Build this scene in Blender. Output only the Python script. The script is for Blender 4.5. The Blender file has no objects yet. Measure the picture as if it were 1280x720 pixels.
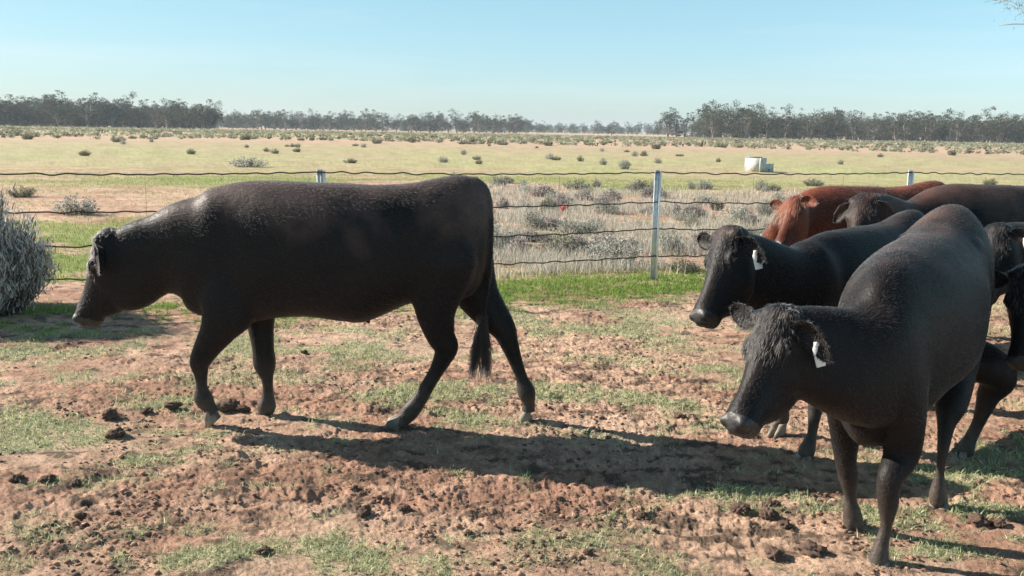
import bpy, math, random
import numpy as np
from mathutils import Vector, Matrix
from math import radians as R

# ------------------------------------------------------------------ camera, light, exposure
SC = bpy.context.scene
COL = SC.collection
CAM_H, FPX, PITCH, ROLL = 1.68, 1138.0, 9.82, 0.985
cd = bpy.data.cameras.new("camera"); cam = bpy.data.objects.new("camera", cd); COL.objects.link(cam)
cd.sensor_width = 36; cd.lens = FPX/1280*36; cd.clip_start = .05; cd.clip_end = 9000
cam.matrix_world = Matrix.Translation((0, 0, CAM_H)) @ Matrix.Rotation(R(90-PITCH), 4, 'X') @ Matrix.Rotation(R(ROLL), 4, 'Z')
SC.camera = cam
SUN_EL, SUN_AZ = 28.5, -70.5                     # azimuth clockwise from +Y
w = bpy.data.worlds.new("World"); SC.world = w; w.use_nodes = True
nt = w.node_tree; bg = nt.nodes["Background"]
sky = nt.nodes.new("ShaderNodeTexSky"); sky.sky_type = 'NISHITA'; sky.sun_disc = False
sky.sun_elevation = R(SUN_EL); sky.sun_rotation = R(SUN_AZ)
sky.altitude = 0; sky.air_density = 1.0; sky.dust_density = 0.3; sky.ozone_density = 2.0
tint = nt.nodes.new("ShaderNodeMixRGB"); tint.blend_type = 'MULTIPLY'; tint.inputs[0].default_value = 1
tint.inputs[2].default_value = (0.92, 1.05, 0.95, 1)
sp = nt.nodes.new("ShaderNodeSeparateXYZ"); tg = nt.nodes.new("ShaderNodeTexCoord"); nt.links.new(tg.outputs['Generated'], sp.inputs[0])
er = nt.nodes.new("ShaderNodeValToRGB"); er.color_ramp.elements[0].position = 0.0; er.color_ramp.elements[0].color = (.68, .84, 1.12, 1); er.color_ramp.elements[1].position = .42; er.color_ramp.elements[1].color = (1.10, 1.48, 1.02, 1)
e2 = er.color_ramp.elements.new(.12); e2.color = (.86, 1.04, 1.04, 1)
e3 = er.color_ramp.elements.new(.85); e3.color = (.44, .48, .62, 1)
vd = nt.nodes.new("ShaderNodeVectorMath"); vd.operation = 'DOT_PRODUCT'; vd.inputs[1].default_value = (math.sin(R(SUN_AZ)), math.cos(R(SUN_AZ)), 0); nt.links.new(tg.outputs['Generated'], vd.inputs[0])
gl = nt.nodes.new("ShaderNodeMapRange"); gl.inputs[1].default_value = -.2; gl.inputs[2].default_value = .95; gl.inputs[3].default_value = 1.06; gl.inputs[4].default_value = .60
nt.links.new(vd.outputs['Value'], gl.inputs[0]); gm = nt.nodes.new("ShaderNodeVectorMath"); gm.operation = 'SCALE'; nt.links.new(sky.outputs[0], gm.inputs[0]); nt.links.new(gl.outputs[0], gm.inputs['Scale'])
nt.links.new(sp.outputs[2], er.inputs[0]); nt.links.new(er.outputs[0], tint.inputs[2]); nt.links.new(gm.outputs[0], tint.inputs[1])
# thin streaks of high cloud, laid out on the sky's own directions
tc = nt.nodes.new("ShaderNodeTexCoord"); mp = nt.nodes.new("ShaderNodeMapping"); mp.inputs['Scale'].default_value = (1.2, 1.2, 16)
mp.inputs['Rotation'].default_value = (R(3), R(-5), 0)
nz = nt.nodes.new("ShaderNodeTexNoise"); nz.inputs['Scale'].default_value = 2.2; nz.inputs['Detail'].default_value = 5
rp = nt.nodes.new("ShaderNodeValToRGB"); rp.color_ramp.elements[0].position = .46; rp.color_ramp.elements[1].position = .78
rp.color_ramp.elements[1].color = (.20, .20, .20, 1)
cl = nt.nodes.new("ShaderNodeMixRGB"); cl.inputs[2].default_value = (6.2, 6.3, 6.4, 1)
nt.links.new(tc.outputs['Generated'], mp.inputs[0]); nt.links.new(mp.outputs[0], nz.inputs[0]); nt.links.new(nz.outputs[0], rp.inputs[0])
nt.links.new(rp.outputs[0], cl.inputs[0]); nt.links.new(tint.outputs[0], cl.inputs[1])
nt.links.new(cl.outputs[0], bg.inputs[0]); bg.inputs[1].default_value = 0.085
sl = bpy.data.lights.new("sun", 'SUN'); so = bpy.data.objects.new("sun", sl); COL.objects.link(so)
sl.energy = 5.0; sl.angle = R(.55); sl.color = (1.0, .91, .80)
sdir = Vector((math.sin(R(SUN_AZ))*math.cos(R(SUN_EL)), math.cos(R(SUN_AZ))*math.cos(R(SUN_EL)), math.sin(R(SUN_EL))))
so.rotation_euler = sdir.to_track_quat('Z', 'Y').to_euler()
SC.view_settings.view_transform = 'Standard'; SC.view_settings.look = 'None'; SC.view_settings.gamma = 1
SC.view_settings.exposure = 1.0
SC.cycles.max_bounces = 6; SC.cycles.diffuse_bounces = 3; SC.cycles.transparent_max_bounces = 6

# ------------------------------------------------------------------ helpers
rng = np.random.default_rng(7); random.seed(7)
CM = np.array(cam.matrix_world)
CP = CM[:3, 3]
def ray(px, py):
    v = np.array([(px-640)/FPX, -(py-360)/FPX, -1.0]); return CM[:3, :3] @ v
def U(px, py, Y):                                # the point of the place at depth Y seen at a pixel
    d = ray(px, py); return CP + d*((Y-CP[1])/d[1])
def G(px, py, z=0.0):
    d = ray(px, py); return CP + d*((z-CP[2])/d[2])
def proj(p):
    q = np.linalg.inv(CM) @ np.append(np.asarray(p, float), 1); return (640+FPX*q[0]/-q[2], 360-FPX*q[1]/-q[2])

def tag(o, label=None, cat=None, group=None, kind=None):
    if label: o['label'] = label
    if cat: o['category'] = cat
    if group: o['group'] = group
    if kind: o['kind'] = kind
    return o
def empty(name, loc=(0, 0, 0), rz=0):
    o = bpy.data.objects.new(name, None); COL.objects.link(o); o.location = loc; o.rotation_euler = (0, 0, rz); o.empty_display_size = .2
    return o
def mesh_np(name, V, F, mat=None, smooth=False):
    """V (n,3); F list of arrays (m,k) of quads or tris"""
    if isinstance(F, np.ndarray): F = [F]
    V = np.asarray(V, np.float32); me = bpy.data.meshes.new(name)
    me.vertices.add(len(V)); me.vertices.foreach_set('co', V.ravel())
    sizes = np.concatenate([np.full(len(f), f.shape[1], np.int32) for f in F]); flat = np.concatenate([f.ravel() for f in F]).astype(np.int32)
    me.loops.add(len(flat)); me.loops.foreach_set('vertex_index', flat)
    me.polygons.add(len(sizes)); st = np.zeros(len(sizes), np.int32); st[1:] = np.cumsum(sizes)[:-1]
    me.polygons.foreach_set('loop_start', st)
    try: me.polygons.foreach_set('loop_total', sizes)
    except Exception: pass
    if smooth: me.polygons.foreach_set('use_smooth', np.ones(len(sizes), bool))
    me.update(calc_edges=True)
    if mat: me.materials.append(mat)
    return me
def obj(name, me, parent=None, loc=None):
    o = bpy.data.objects.new(name, me); COL.objects.link(o)
    if parent: o.parent = parent
    if loc is not None: o.location = loc
    return o
def color_attr(me, C, name='col'):
    a = me.color_attributes.new(name, 'FLOAT_COLOR', 'POINT'); C = np.asarray(C, np.float32)
    if C.shape[1] == 3: C = np.hstack([C, np.ones((len(C), 1), np.float32)])
    a.data.foreach_set('color', C.ravel())

# ---- noise
def _h(ix, iy, s):
    a = (ix.astype(np.int64)*374761393 + iy.astype(np.int64)*668265263 + s*1274126177) & 0xffffffff
    a = ((a ^ (a >> 13))*1274126177) & 0xffffffff
    return ((a ^ (a >> 16)) & 0xffff)/65535.0
def perlin(x, y, s=0):
    xi = np.floor(x); yi = np.floor(y); fx = x-xi; fy = y-yi
    u = fx*fx*fx*(fx*(fx*6-15)+10); v = fy*fy*fy*(fy*(fy*6-15)+10)
    def g(dx, dy):
        a = _h(xi+dx, yi+dy, s)*2*np.pi; return np.cos(a)*(fx-dx)+np.sin(a)*(fy-dy)
    a = g(0, 0); b = g(1, 0); c = g(0, 1); d = g(1, 1)
    return ((a*(1-u)+b*u)*(1-v)+(c*(1-u)+d*u)*v)*1.5
def fbm(x, y, s=0, n=4, gain=.5):
    t = 0; a = 1; f = 1
    for i in range(n): t = t+a*perlin(x*f+i*17.3, y*f-i*9.1, s+i); a *= gain; f *= 2.03
    return t
def worley(x, y, s=0):
    xi = np.floor(x); yi = np.floor(y); best = np.full(x.shape, 9.); idv = np.zeros(x.shape)
    for dx in (-1, 0, 1):
        for dy in (-1, 0, 1):
            cx = xi+dx; cy = yi+dy; px = cx+_h(cx, cy, s); py = cy+_h(cx, cy, s+7)
            d = np.hypot(px-x, py-y); m = d < best; best = np.where(m, d, best); idv = np.where(m, _h(cx, cy, s+3), idv)
    return best, idv
def sstep(a, b, x):
    t = np.clip((x-a)/(b-a), 0, 1); return t*t*(3-2*t)

# ---- materials
def new_mat(name):
    m = bpy.data.materials.new(name); m.use_nodes = True; return m, m.node_tree, m.node_tree.nodes['Principled BSDF']
def N(nt, kind, **kw):
    n = nt.nodes.new(kind)
    for k, v in kw.items():
        if k in n.inputs: n.inputs[k].default_value = v
        else: setattr(n, k, v)
    return n
def simple_mat(name, c1, c2=None, rough=.8, scale=6, bump=0, metallic=0, spec=.3, detail=4):
    m, nt, b = new_mat(name); b.inputs['Roughness'].default_value = rough; b.inputs['Metallic'].default_value = metallic
    b.inputs['Specular IOR Level'].default_value = spec
    tc = N(nt, 'ShaderNodeTexCoord'); nz = N(nt, 'ShaderNodeTexNoise', Scale=scale, Detail=detail); nt.links.new(tc.outputs['Object'], nz.inputs[0])
    rp = N(nt, 'ShaderNodeValToRGB'); rp.color_ramp.elements[0].position = .35; rp.color_ramp.elements[1].position = .65
    rp.color_ramp.elements[0].color = (*c1, 1); rp.color_ramp.elements[1].color = (*(c2 or c1), 1)
    nt.links.new(nz.outputs[0], rp.inputs[0]); nt.links.new(rp.outputs[0], b.inputs[0])
    if bump:
        bp = N(nt, 'ShaderNodeBump', Distance=bump); nt.links.new(nz.outputs[0], bp.inputs['Height']); nt.links.new(bp.outputs[0], b.inputs['Normal'])
    return m
def attr_mat(name, rough=.9, trans=0.0, spec=.2, scale=None, obj_var=0):
    """colour from the mesh's own colour attribute, optional translucency for leaves and blades"""
    m, nt, b = new_mat(name); b.inputs['Roughness'].default_value = rough; b.inputs['Specular IOR Level'].default_value = spec
    at = N(nt, 'ShaderNodeAttribute', attribute_name='col'); src = at.outputs[0]
    if obj_var:
        oi = N(nt, 'ShaderNodeObjectInfo'); mr = N(nt, 'ShaderNodeMapRange'); mr.inputs[3].default_value = 1-obj_var; mr.inputs[4].default_value = 1+obj_var
        nt.links.new(oi.outputs['Random'], mr.inputs[0]); mx = N(nt, 'ShaderNodeVectorMath', operation='SCALE')
        nt.links.new(src, mx.inputs[0]); nt.links.new(mr.outputs[0], mx.inputs['Scale']); src = mx.outputs[0]
    nt.links.new(src, b.inputs[0])
    if trans:
        tr = N(nt, 'ShaderNodeBsdfTranslucent'); nt.links.new(src, tr.inputs[0]); ms = N(nt, 'ShaderNodeMixShader'); ms.inputs[0].default_value = trans
        nt.links.new(b.outputs[0], ms.inputs[1]); nt.links.new(tr.outputs[0], ms.inputs[2]); nt.links.new(ms.outputs[0], nt.nodes['Material Output'].inputs[0])
    return m
M_blade = attr_mat('grass_blades', trans=.35)
M_leaf = attr_mat('shrub_foliage', trans=.42, obj_var=.22)
M_crown = attr_mat('gum_foliage', trans=.2, obj_var=.18)
M_bark = simple_mat('gum_bark', (.20, .17, .14), (.36, .33, .29), scale=3, bump=.02)

# ---- loft helpers
def catmull(P, n):
    P = np.asarray(P, float); Q = np.vstack([2*P[0]-P[1], P, 2*P[-1]-P[-2]]); out = []
    for i in range(1, len(Q)-2):
        for k in range(n):
            t = k/n; out.append(.5*((2*Q[i])+(-Q[i-1]+Q[i+1])*t+(2*Q[i-1]-5*Q[i]+4*Q[i+1]-Q[i+2])*t*t+(-Q[i-1]+3*Q[i]-3*Q[i+1]+Q[i+2])*t**3))
    out.append(Q[-2]); return np.array(out)
class MB:
    def __init__(s): s.V = []; s.F4 = []; s.F3 = []; s.n = 0; s.C = []
    def rings(s, rings, cap=True, col=None):
        k = len(rings[0]); base = s.n; V = np.vstack(rings); s.V.append(V); s.n += len(V); m = len(rings)
        if col is not None: s.C.append(np.tile(col, (len(V), 1)))
        i = np.arange(m-1)[:, None]*k; j = np.arange(k)[None, :]; j2 = (j+1) % k
        s.F4.append((base+np.stack([i+j, i+j2, i+k+j2, i+k+j], -1)).reshape(-1, 4))
        if cap:
            for e, off in ((0, 0), (1, (m-1)*k)):
                c = V[off:off+k].mean(0); s.V.append(c[None]); ci = s.n; s.n += 1
                if col is not None: s.C.append(np.array([col]))
                a = base+off+np.arange(k); b = base+off+(np.arange(k)+1) % k
                f = np.stack([np.full(k, ci), b, a], -1) if e == 0 else np.stack([np.full(k, ci), a, b], -1); s.F3.append(f)
    def tube(s, P, r, k=8, col=None, cap=True):
        P = np.asarray(P, float); r = np.broadcast_to(r, len(P)); T = np.gradient(P, axis=0); T /= np.linalg.norm(T, axis=1)[:, None]+1e-9
        up = np.array([0, 0, 1.]) if abs(T[0, 2]) < .9 else np.array([1., 0, 0]); A = np.arange(k)/k*2*np.pi; out = []
        for p, t, q in zip(P, T, r):
            a = np.cross(t, up); a /= np.linalg.norm(a)+1e-9; b = np.cross(a, t); up = b
            out.append(p+q*(np.cos(A)[:, None]*a+np.sin(A)[:, None]*b))
        s.rings(out, cap, col)
    def box(s, c, h, col=None):
        c = np.array(c, float); h = np.array(h, float)
        b = [c+h*np.array(q) for q in ((-1, -1), (1, -1), (1, 1), (-1, 1)) for q in [(*q, -1)]]; t = [c+h*np.array((*q, 1)) for q in ((-1, -1), (1, -1), (1, 1), (-1, 1))]
        s.rings([np.array(b), np.array(t)], True, col)
    def mesh(s, name, mat=None, smooth=False):
        F = [np.vstack(x) for x in (s.F4, s.F3) if x]; me = mesh_np(name, np.vstack(s.V), F, mat, smooth)
        if s.C: color_attr(me, np.vstack(s.C))
        return me

# ------------------------------------------------------------------ ground: one polar sheet, finer near the yard
FEN = [None, G(815, 350), G(1137, 212, 1.275)]
_q = G(405, 362); _d = FEN[2][:2]-FEN[1][:2]; _M = np.array([[_d[0], -_q[0]], [_d[1], -_q[1]]]); _s = np.linalg.solve(_M, -FEN[1][:2])
_p = FEN[1][:2]+_d*_s[0]; FEN[0] = np.array([_p[0], _p[1], 0])
FA = np.array([FEN[0][0], FEN[0][1]]); FB = np.array([FEN[2][0], FEN[2][1]]); FD = (FB-FA)/np.linalg.norm(FB-FA); FN = np.array([-FD[1], FD[0]])
def fence_side(x, y):                            # metres beyond the fence line (+) or on the yard side (-)
    return (x-FA[0])*FN[0]+(y-FA[1])*FN[1]
PATCH = [(60, 552, .75, .33), (0, 530, .6, .3), (225, 692, .45, .16), (440, 692, .38, .14), (250, 541, .5, .09), (545, 488, .9, .35), (350, 430, 1.1, .5), (700, 490, .6, .3), (760, 410, 1.0, .5), (640, 400, .8, .6),
         (905, 618, .35, .10), (1200, 636, .42, .2), (1170, 690, .55, .22), (1240, 690, .5, .25), (1210, 600, .4, .2), (1130, 650, .3, .15), (1250, 560, .4, .25), (890, 470, .5, .4), (820, 500, .5, .25), (200, 500, .6, .25), (60, 495, .5, .15), (30, 440, .8, .2), (600, 520, .4, .15), (1000, 640, .2, .1), (300, 380, 1.2, .8), (930, 640, .2, .08)]
PW = [(G(a, b)[0], G(a, b)[1], c, d) for a, b, c, d in PATCH]
def cover(x, y):
    """how much green grows at a spot, 0..1"""
    f = fence_side(x, y)
    c = np.zeros(x.shape)
    for (a, b, sx, sy) in PW: c = np.maximum(c, np.exp(-(((x-a)/sx)**2+((y-b)/sy)**2)*.8))
    n = fbm(x*1.3, y*1.9, 11, 4); n2 = fbm(x*6, y*6, 21, 3)
    yard = .85*sstep(.42, .95, c*.85+n*.55+n2*.42)
    yard = np.maximum(yard, .5*sstep(.0, .7, n*.7+n2*.6-.02))
    yard = np.maximum(yard, .55*sstep(-4.2, -2.6, f)*sstep(-.15, .5, n+.5*n2))
    strip = sstep(-1.55, -.7, f+.5*n)*(1-sstep(.1, .6, f+.3*n))*(1-.9*sstep(.3, 1.6, -x))
    near = np.where(f < 0, np.maximum(yard, strip*(.35+.65*sstep(-.25, .45, n2+.5*n))), 0)
    left = sstep(-2.0, -3.4, x+.5*n)
    D = np.hypot(x, y)
    m = fbm(x*.16, y*.30, 31, 4)
    bey = left*sstep(-.35, .15, m+.25*n+.12)*(1-.62*sstep(18, 21, D+2*n)*(1-sstep(25, 29, D+2*m))) + (1-left)*.25*sstep(-.2, .4, m+.3*n)
    bey = np.maximum(bey*(D < 31), 0)+sstep(27, 32, D+3*m)*(.76+.5*m)*(1-.9*sstep(60, 115, D+18*m))
    far = fbm(x*.013, y*.03, 41, 4)
    bey = bey*(1-.55*sstep(.0, .4, fbm(x*.03, y*.07, 45, 4)))+sstep(100, 140, D)*(.08+.5*sstep(.15, .6, far))
    return np.clip(np.where(f >= 0, np.maximum(bey, strip*.8), near), 0, 1)
def height(x, y, lod=True):
    D = np.hypot(x, y); f = fence_side(x, y); fade = 1-sstep(9, 20, D)
    n = fbm(x*.9, y*.9, 1, 3)
    tr = sstep(-.5, .5, fbm(x*.8, y*.8, 5, 3)+.25)                       # how trampled
    a = 1-np.abs(perlin(x*4.6+perlin(x*3, y*3, 9)*.5, y*6.4, 2)); a = a*a
    b = fbm(x*10, y*14, 3, 4, .6)
    w1, id1 = worley(x*8+perlin(x*9, y*9, 50)*.5, y*8+perlin(x*9, y*9, 51)*.5, 60)
    w2, id2 = worley(x*19, y*21, 70)
    clod = np.clip(.55-w1, 0, 1)*(id1 > .62)*id1*.075*tr + np.clip(.5-w2, 0, 1)*(id2 > .5)*.030
    w3, id3 = worley(x*3.1, y*3.1, 90)
    pit = -np.exp(-(w3/.22)**2)*.026*(id3 > .45)*tr
    e = fbm(x*26, y*34, 6, 3, .6)
    h = .016*n+(.006*a-.003+.007*b+.009*e+clod*.32+pit*.8)*(.35+.65*tr)
    soft = np.where(f > -1.2, .45, 1.0)
    far = .10*fbm(x*.05, y*.05, 80, 3)*sstep(14, 60, D)
    return h*fade*soft+far*1.0
def build_ground():
    ang = np.concatenate([np.arange(-180, -44, 3.), np.arange(-43.5, 43.51, .064), np.arange(46, 180, 3.)]); ang = np.radians(ang)
    r = [0.0, .5, .9, 1.3, 1.7, 2.0, 2.2]
    q = 2.35
    while q < 15: r.append(q); q *= 1.0034
    while q < 40: r.append(q); q *= 1.012
    while q < 7000: r.append(q); q *= 1.05
    r = np.array(r[1:]); A, RR = np.meshgrid(ang, r); x = (RR*np.sin(A)).ravel(); y = (RR*np.cos(A)).ravel()
    z = height(x, y)
    k = len(ang); m = len(r); i = np.arange(m-1)[:, None]*k; j = np.arange(k)[None, :]; j2 = (j+1) % k
    F = np.stack([i+j, i+j2, i+k+j2, i+k+j], -1).reshape(-1, 4)[:, ::-1]
    V = np.stack([x, y, z], -1); V = np.vstack([V, [[0, 0, 0]]]); c = len(V)-1
    F3 = np.stack([np.full(k, c), np.arange(k), (np.arange(k)+1) % k], -1)[:, ::-1]
    x = V[:, 0]; y = V[:, 1]; D = np.hypot(x, y); f = fence_side(x, y)
    cov = cover(x, y); n = fbm(x*.7, y*.9, 101, 4); n2 = fbm(x*7, y*9, 103, 4, .65)
    rd = sstep(-.15, .45, fbm(x*.55+3, y*.8, 120, 4)+.35*fbm(x*4, y*5, 123, 3))[:, None]
    soil = (np.array([.58, .378, .268])*(1-rd)+np.array([.46, .265, .185])*rd)*(1+.14*n[:, None]+.38*n2[:, None])
    pale = np.array([.58, .42, .31])[None]
    soil = soil*(1-.5*sstep(0, .7, n)[:, None])+pale*(.5*sstep(0, .7, n)[:, None])
    dark = np.array([.12, .085, .065])[None]                            # damp dung and litter trodden in
    dm = (.85*sstep(.26, .62, fbm(x*5, y*7, 107, 4, .6)+.25*fbm(x*.6, y*.6, 109, 2)))[:, None]*(D < 14)[:, None]
    soil = soil*(1-dm)+dark*dm
    far_soil = np.array([.48, .35, .24])*(1+.12*n[:, None]); fs = sstep(14, 60, D)[:, None]
    soil = soil*(1-fs)+far_soil*fs
    pink = (sstep(85, 130, D)*.8)[:, None]; soil = soil*(1-pink)+np.array([.60, .39, .30])*pink
    g1 = np.array([.40, .42, .24]); g2 = np.array([.235, .32, .085]); gf = np.array([.40, .42, .19])
    m1 = sstep(-1.6, -.6, f)[:, None]; gc = g1*(1-m1)+g2*m1; m2 = sstep(22, 45, D)[:, None]; gc = gc*(1-m2)+gf*m2
    gc = gc*(1+.18*n2[:, None]+.12*n[:, None])
    base = soil*(1-cov[:, None]*.78)+gc*cov[:, None]*.78
    me = mesh_np('ground', V, [F, F3], None, True); color_attr(me, np.clip(base, .02, .8))
    m, nt, b = new_mat('soil_and_pasture'); b.inputs['Roughness'].default_value = .95; b.inputs['Specular IOR Level'].default_value = .15
    at = N(nt, 'ShaderNodeAttribute', attribute_name='col'); tc = N(nt, 'ShaderNodeTexCoord')
    nz = N(nt, 'ShaderNodeTexNoise', Scale=46., Detail=9., Roughness=.78); nt.links.new(tc.outputs['Object'], nz.inputs[0])
    nb = N(nt, 'ShaderNodeTexNoise', Scale=1.1, Detail=8., Roughness=.65); nt.links.new(tc.outputs['Object'], nb.inputs[0])
    mr = N(nt, 'ShaderNodeMapRange'); mr.inputs[1].default_value = .3; mr.inputs[2].default_value = .7; mr.inputs[3].default_value = .60; mr.inputs[4].default_value = 1.34
    mr2 = N(nt, 'ShaderNodeMapRange'); mr2.inputs[1].default_value = .3; mr2.inputs[2].default_value = .7; mr2.inputs[3].default_value = .84; mr2.inputs[4].default_value = 1.14
    nt.links.new(nz.outputs[0], mr.inputs[0]); nt.links.new(nb.outputs[0], mr2.inputs[0])
    mu = N(nt, 'ShaderNodeMath', operation='MULTIPLY'); nt.links.new(mr.outputs[0], mu.inputs[0]); nt.links.new(mr2.outputs[0], mu.inputs[1])
    sc = N(nt, 'ShaderNodeVectorMath', operation='SCALE'); nt.links.new(at.outputs[0], sc.inputs[0]); nt.links.new(mu.outputs[0], sc.inputs['Scale']); nt.links.new(sc.outputs[0], b.inputs[0])
    bp = N(nt, 'ShaderNodeBump', Distance=.022, Strength=1.0); nt.links.new(nz.outputs[0], bp.inputs['Height']); nt.links.new(bp.outputs[0], b.inputs['Normal'])
    me.materials.append(m)
    tag(obj('ground', me), 'trampled red soil yard running out to green and tan pasture', kind='structure')
build_ground()

# ------------------------------------------------------------------ grass and ground cover
def sample_sector(n, r0, r1, half, bias=1.0):
    a = np.radians(rng.uniform(-half, half, n)); u = rng.random(n)**bias; r = r0*(r1/r0)**u
    return r*np.sin(a), r*np.cos(a)
def blades(x, y, h, wd, cols, lean=.5, seg=1):
    """two-triangle curved blades growing from the soil"""
    n = len(x); z = height(x, y)-.004; a = rng.uniform(0, 2*np.pi, n); t = rng.uniform(0, 2*np.pi, n); L = lean*h*rng.random(n)
    d = np.stack([np.cos(a), np.sin(a), np.zeros(n)], -1)*(wd/2)[:, None]; b = np.stack([x, y, z], -1)
    ln = np.stack([np.cos(t), np.sin(t), np.zeros(n)], -1)*L[:, None]; up = np.stack([np.zeros(n)]*2+[h], -1)
    v0 = b-d; v1 = b+d; mid = b+ln*.35+up*.6; v2 = mid+d*.7; v3 = mid-d*.7; v4 = b+ln+up*.98
    V = np.stack([v0, v1, v2, v3, v4], 1).reshape(-1, 3); i = np.arange(n)*5
    F4 = np.stack([i, i+1, i+2, i+3], -1); F3 = np.stack([i+3, i+2, i+4], -1)
    C = np.repeat(cols, 5, axis=0); return V, F4, F3, C
def grass_obj(name, parts, label):
    V = []; F4 = []; F3 = []; C = []; n = 0
    for (v, a, b, c) in parts: V.append(v); F4.append(a+n); F3.append(b+n); C.append(c); n += len(v)
    me = mesh_np(name, np.vstack(V), [np.vstack(F4), np.vstack(F3)], M_blade); color_attr(me, np.vstack(C))
    return tag(obj(name, me), label, kind='stuff')
def mixcol(n, a, b, sp=.15):
    t = rng.random(n)[:, None]; return np.clip((np.array(a)*(1-t)+np.array(b)*t)*(1+rng.normal(0, sp, (n, 1))), .01, .9)
def yard_grass():
    x, y = sample_sector(900000, 2.6, 12, 36); f = fence_side(x, y); c = cover(x, y); D = np.hypot(x, y)
    dens = np.clip(c*1.1-.10, 0, 1)*np.where(f > -1.4, .9, .42); k = (rng.random(len(x)) < dens) & (f < .8); x, y, f, D = x[k], y[k], f[k], D[k]; n = len(x)
    tall = sstep(-1.8, -.8, f); h = (.008+.020*rng.random(n)**2)*(1+.35*D/5)+tall*.028*rng.random(n); wd = (.0022+.0025*rng.random(n))*(1+D/8)
    cols = mixcol(n, (.30, .36, .17), (.60, .60, .40), .22); g = mixcol(n, (.17, .29, .06), (.32, .40, .11)); cols = cols*(1-tall[:, None])+g*tall[:, None]
    p1 = blades(x, y, h, wd, cols, 1.6)
    # dead stalks and litter lying on the soil
    x, y = sample_sector(110000, 2.6, 11, 36); k = (fence_side(x, y) < 0) & (rng.random(len(x)) < sstep(-.6, .3, fbm(x*1.1, y*1.1, 201, 3))*.9); x, y = x[k], y[k]; n = len(x)
    p2 = blades(x, y, rng.uniform(.004, .016, n), rng.uniform(.002, .005, n), mixcol(n, (.30, .24, .15), (.55, .46, .32)), 5)
    grass_obj('yard_grass', [p1, p2], 'short sparse green grass and dry litter growing on the red yard soil')
yard_grass()
def pasture_grass():
    x, y = sample_sector(520000, 8.8, 34, 36); f = fence_side(x, y); c = cover(x, y); D = np.hypot(x, y)
    dry = sstep(-3.6, -2.0, x+.8*fbm(x*.3, y*.3, 301, 2))*sstep(-.3, .35, fbm(x*.5, y*.8, 303, 3)+.12)*(1-sstep(24, 30, D))
    p = np.maximum(c*.5, dry*.6)
    k = (rng.random(len(x)) < p) & ((f > .55) | ((f > .1) & (rng.random(len(x)) < .12))); x, y, D, c, dry = x[k], y[k], D[k], c[k], dry[k]; n = len(x)
    isdry = rng.random(n) < dry/(dry+c+.01)
    h = np.where(isdry, rng.uniform(.04, .22, n), rng.uniform(.02, .06, n)); wd = rng.uniform(.004, .009, n)*(.6+D/20)
    cols = np.where(isdry[:, None], mixcol(n, (.38, .37, .30), (.64, .59, .52), .22), mixcol(n, (.22, .30, .08), (.38, .42, .16)))
    grass_obj('pasture_grass', [blades(x, y, h, wd, cols, .8)], 'dry stalks and low green grass in the paddock beyond the fence')
pasture_grass()

# small crumbs of soil, too many to count, and the larger clods one by one
def clod_mesh(seed, sub=2):
    import bmesh
    bm = bmesh.new(); bmesh.ops.create_icosphere(bm, subdivisions=sub, radius=1); V = np.array([v.co for v in bm.verts]); F = np.array([[v.index for v in f.verts] for f in bm.faces]); bm.free()
    s = seed*3.7; d = 1+.38*perlin(V[:, 0]*1.5+s, V[:, 1]*1.5+V[:, 2]*1.3, seed)+.28*perlin(V[:, 0]*3.5+V[:, 2]*2, V[:, 1]*3.5+s, seed+5)+.16*perlin(V[:, 0]*8+V[:, 2]*5, V[:, 1]*8+s, seed+5)+(.14*perlin(V[:, 0]*19+V[:, 2]*11, V[:, 1]*17+s+V[:, 2]*7, seed+9) if sub > 2 else 0)
    V = V*d[:, None]; V[:, 2] *= .55; return V, F
M_clod = simple_mat('damp_clod', (.10, .068, .053), (.25, .155, .115), rough=.95, scale=28, bump=.006)
M_crumb = attr_mat('soil_crumbs', rough=.95)
def crumbs():
    protos = [clod_mesh(s, 1) for s in range(5)]; x, y = sample_sector(46000, 2.5, 9.5, 36); den = sstep(-.25, .5, fbm(x*1.6, y*1.6, 401, 3)); k = (rng.random(len(x)) < den) & (fence_side(x, y) < -.6) & (cover(x, y) < .75)
    x, y = x[k], y[k]; n = len(x); z = height(x, y); V = []; F = []; C = []; o = 0; s = .0025+.013*rng.random(n)**5
    cc = mixcol(n, (.10, .065, .05), (.40, .23, .165), .12)
    for i in range(n):
        v, f = protos[i % 5]; a = rng.random()*6.28; c_, s_ = math.cos(a), math.sin(a); q = v @ np.array([[c_, s_, 0], [-s_, c_, 0], [0, 0, 1]])
        V.append(q*s[i]*np.array([1, rng.uniform(.6, 1.2), 1])+[x[i], y[i], z[i]+s[i]*.2]); F.append(f+o); C.append(np.tile(cc[i], (len(v), 1))); o += len(v)
    me = mesh_np('soil_crumbs', np.vstack(V), np.vstack(F), M_crumb, False); color_attr(me, np.vstack(C)); tag(obj('soil_crumbs', me), 'loose crumbs and little clods of red soil over the yard', kind='stuff')
crumbs()
CL = [(137, 519, 11), (183, 513, 8), (216, 508, 9), (144, 540, 11), (101, 646, 7), (104, 658, 6), (968, 690, 13), (1014, 686, 14), (960, 640, 12), (925, 634, 13), (886, 612, 5), (965, 626, 9), (285, 507, 12), (303, 510, 9), (118, 668, 7), (983, 655, 8), (803, 642, 6), (735, 690, 6), (505, 636, 8), (455, 640, 9),
      (1222, 648, 12), (1248, 652, 9), (1060, 655, 6), (700, 625, 5), (585, 665, 6), (330, 688, 9), (20, 600, 8), (60, 600, 9), (95, 605, 7), (1005, 612, 6), (380, 440, 5), (850, 520, 6), (760, 545, 5)]
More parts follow.
